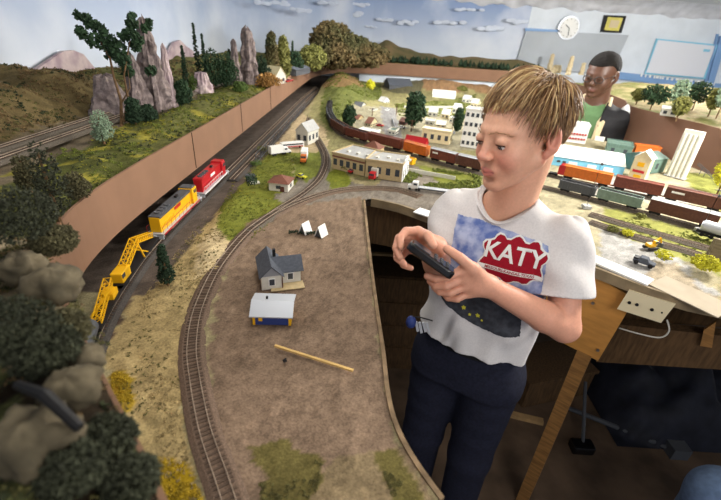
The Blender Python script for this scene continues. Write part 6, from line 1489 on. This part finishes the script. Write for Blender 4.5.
# ---- right upper deck growth
def rbush(lab, b, t_, w_, m, **kw): ptree(kw.pop('name', 'desert_shrub'), lab, b, t_, w_, m, plane=UZ, n=kw.pop('n', 420), size=kw.pop('size', .011), cat='model tree', **kw)
rbush('green shrub right of the man on the raised deck', (650, 110), 84, 26, 'leaf_dark'); rbush('olive palm like tree left of the dark green shrub on the raised deck', (672, 112), 78, 16, 'leaf_pale'); rbush('dark green tree under the lettered shelf', (692, 110), 80, 22, 'leaf_dark')
rbush('yellow green bush behind the small low white house on the raised deck', (676, 120), 96, 16, 'leaf_olive'); rbush('pale palm tree at the right edge of the raised deck', (716, 118), 76, 16, 'leaf_pale'); rbush('olive shrub at the right edge of the raised deck', (708, 116), 88, 14, 'leaf_olive'); rbush('small olive shrub beside the man\'s white sleeve stripe', (636, 104), 88, 14, 'leaf_olive')
building('low_white_house', 'small low white house among the shrubs on the raised deck', (660, 115), (675, 117), .1, 108, 'white', 'gable', 'white', (2, 1), z=UZ+.01, rh=.01)
for i, (b, t_, w_) in enumerate([((549, 70), 53, 5), ((568, 74), 55, 5), ((581, 74), 62, 5), ((556, 72), 64, 10)]):
    B = at(*b, UZ); rock('sandstone_rock', ['tall thin tan rock just above the boy\'s hair', 'thin tan rock left of the man\'s head', 'short tan rock close to the man\'s glasses', 'low wide tan rock above the boy\'s hair'][i], 'model rock', b, t_, w_, 'lapel', seed=20+i, taper=.7)

# ================================================================ UNDER THE DECK
A = at(540, 249, LZ); B = at(655, 289, LZ); dv = Vector((B.x-A.x, B.y-A.y, 0)).normalized(); nv = Vector((-dv.y, dv.x, 0))
if nv.y < 0: nv = -nv
def onplane(a, b, off=0):
    q = A+nv*off; r_ = ray(a, b); return CAMP + r_*((q-CAMP).dot(nv)/r_.dot(nv))
def pslab(name, m, pxs, off, th, parent=None, c=Vector((0, 0, 0))):
    P = [onplane(a, b, off)-c for a, b in pxs]; n = len(P); vs = P+[p+nv*th for p in P]; mb = MB().add(vs, [tuple(range(n)), tuple(range(2*n-1, n-1, -1))]+[(i, n+i, n+(i+1) % n, (i+1) % n) for i in range(n)])
    return mb.build(name, m, parent)
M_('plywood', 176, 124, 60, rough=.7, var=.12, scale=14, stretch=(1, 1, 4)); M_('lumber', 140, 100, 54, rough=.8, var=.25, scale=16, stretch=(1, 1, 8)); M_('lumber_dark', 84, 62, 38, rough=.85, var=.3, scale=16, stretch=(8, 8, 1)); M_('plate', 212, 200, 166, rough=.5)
c = onplane(598, 310, .015); r = empty('plywood_gusset', 'orange plywood panel screwed under the deck rim behind the boy\'s elbow', 'plywood panel', c)
pslab('panel', K['plywood'], [(548, 262), (602, 280), (630, 296), (626, 314), (598, 361), (545, 334)], .015, .014, r, c)
for a, b in ((593, 303), (598, 350)): p = onplane(a, b, .013)-c; MB().tube([p, p-nv*.004], .0045, 10).build('bolt', K['steel'], r)
T0 = onplane(586, 350, .035); tag(MB().box(-.021, .021, -.021, .021, 0, T0.z).build('wooden_post', K['lumber'], loc=(T0.x, T0.y, 0), rotz=math.atan2(dv.y, dv.x)), 'square wooden leg post under the plywood panel', 'post')
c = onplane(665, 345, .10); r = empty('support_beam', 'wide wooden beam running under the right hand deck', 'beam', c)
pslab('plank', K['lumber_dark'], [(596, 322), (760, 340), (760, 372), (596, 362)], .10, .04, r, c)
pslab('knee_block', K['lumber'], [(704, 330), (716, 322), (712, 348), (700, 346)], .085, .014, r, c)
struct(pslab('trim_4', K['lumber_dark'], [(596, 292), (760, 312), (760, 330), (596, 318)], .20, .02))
c = onplane(646, 305, -.01); r = empty('outlet_plate', 'cream connector plate with dark sockets hanging under the deck rim', 'electrical plate', c)
pslab('plate', K['plate'], [(629, 290), (675.5, 304.5), (661, 323), (617, 309)], -.012, .006, r, c)
for a, b in ((629.5, 302.5), (637, 304.5), (652, 309.5), (662, 312.5)):
    p = onplane(a, b, -.012)-c; MB().tube([p, p-nv*.003], .0042 if b < 312 else .002, 12).build('socket', K['black'], r)
tag(MB().tube(spline([onplane(619, 328, .06), onplane(640, 334, .05), onplane(660, 337.5, .05), onplane(669, 331, .05), onplane(667, 320, .05)], .006), .0022, 8).build('white_cable', K['offwhite'], smooth=True), 'white cable looping below the cream connector plate', 'cable')
# wooden front of the deck across the pit
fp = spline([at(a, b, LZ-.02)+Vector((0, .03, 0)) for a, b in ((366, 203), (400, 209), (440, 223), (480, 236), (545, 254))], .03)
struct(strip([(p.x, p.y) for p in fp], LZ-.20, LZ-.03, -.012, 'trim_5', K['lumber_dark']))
a = at(408, 210, 1.04); b = at(441, 226, 1.04); tag(MB().bar(a, b, .02, .035).build('pale_lumber', mat('pale lumber', (168, 136, 92), .8, .15, 20)), 'pale length of lumber under the deck left of the boy\'s sleeve', 'lumber')
a = at(371, 257, .59)+Vector((0, 0, .021)); b = at(392, 258, .59)+Vector((0, 0, .021)); tag(MB().bar(a, b, .02, .014).build('pale_lumber', MATS['pale lumber']), 'short pale batten low in the shadow beside the peninsula', 'lumber')
c = at(405, 262, .75); r = empty('storage_crate', 'dark wooden crate in the shadow under the far deck', 'crate', ((a.x+b.x)/2, (a.y+b.y)/2, 0))
MB().box(-.25, .25, -.2, .2, 0, .6).build('body', K['lumber_dark'], r, bevel=.004)
for k in range(4): MB().box(-.255, .255, -.21, -.2, .04+.145*k, .16+.145*k).build('slat', K['lumber_dark'], r)
a = at(497, 411, .01); b = at(543, 422, .01); tag(MB().bar(a, b, .03, .02).build('floor_batten', MATS['pale lumber']), 'pale batten lying on the floor behind the boy\'s knees', 'batten')
c = at(540, 384, .0); r = empty('wooden_box', 'brown open wooden box on the floor right of the boy\'s legs', 'box', (c.x, c.y, 0), .3)
MB().box(-.2, .2, -.12, .12, 0, .16).build('body', K['lumber_dark'], r, bevel=.003); MB().box(-.21, .21, -.13, .13, .16, .18).build('lid', K['lumber_dark'], r, bevel=.002)
c = at(672, 402, .0); mb = MB(); n = 26
for j in range(n+1):
    for i in range(n+1):
        x = (i/n-.5)*.9; y = (j/n-.5)*.6; e = max(0, 1-(abs(x/.45)**3+abs(y/.3)**3)); mb.v.append(Vector((x, y, .005+.26*e**.5*(1+.5*mnoise.fractal(Vector((x*5, y*5, 2)), 1, 2, 3)))))
for j in range(n):
    for i in range(n): mb.f.append((j*(n+1)+i, j*(n+1)+i+1, (j+1)*(n+1)+i+1, (j+1)*(n+1)+i))
tag(mb.build('tarpaulin', mat('blue tarp', (26, 28, 38), .7, .35, 14), loc=(c.x, c.y, 0), smooth=True), 'crumpled dark blue tarp on the floor under the right hand deck', 'tarp')
c = at(580, 450, 0); r = empty('floor_jack', 'dark blue long handled tool on the dim floor', 'tool', (c.x, c.y, 0))
MB().box(-.05, .05, -.03, .03, 0, .05).build('base', K['gloss_black'], r, bevel=.01); MB().tube([(0, 0, .04), (.08, .25, .18)], .008, 8).build('handle', K['dgrey'], r)
c = at(671, 452, 0); tag(MB().tube([(0, 0, .02), (-.4, .2, .02)], .012, 8).box(-.03, .05, -.04, .04, 0, .06).build('floor_pipe', K['dgrey'], loc=(c.x, c.y, 0)), 'dark pipe end lying on the dim floor at the right', 'pipe')
# denim knee at the bottom right corner
kx = atd(722, 500, 1.05); S = Field((kx.x-.3, kx.y-.4, kx.z-.45), (kx.x+.6, kx.y+.4, kx.z+.3), .012)
S.cap(tuple(kx), tuple(kx+Vector((.02, .02, -.42))), .075, .06, .02); S.cap(tuple(kx), tuple(kx+Vector((.35, -.18, .04))), .078, .085, .02)
tag(S.mesh('denim_knee', mat('light denim', (92, 112, 142), .9, .15, 60), None, 2), 'light blue denim knee poking in at the bottom right corner', 'trouser leg')
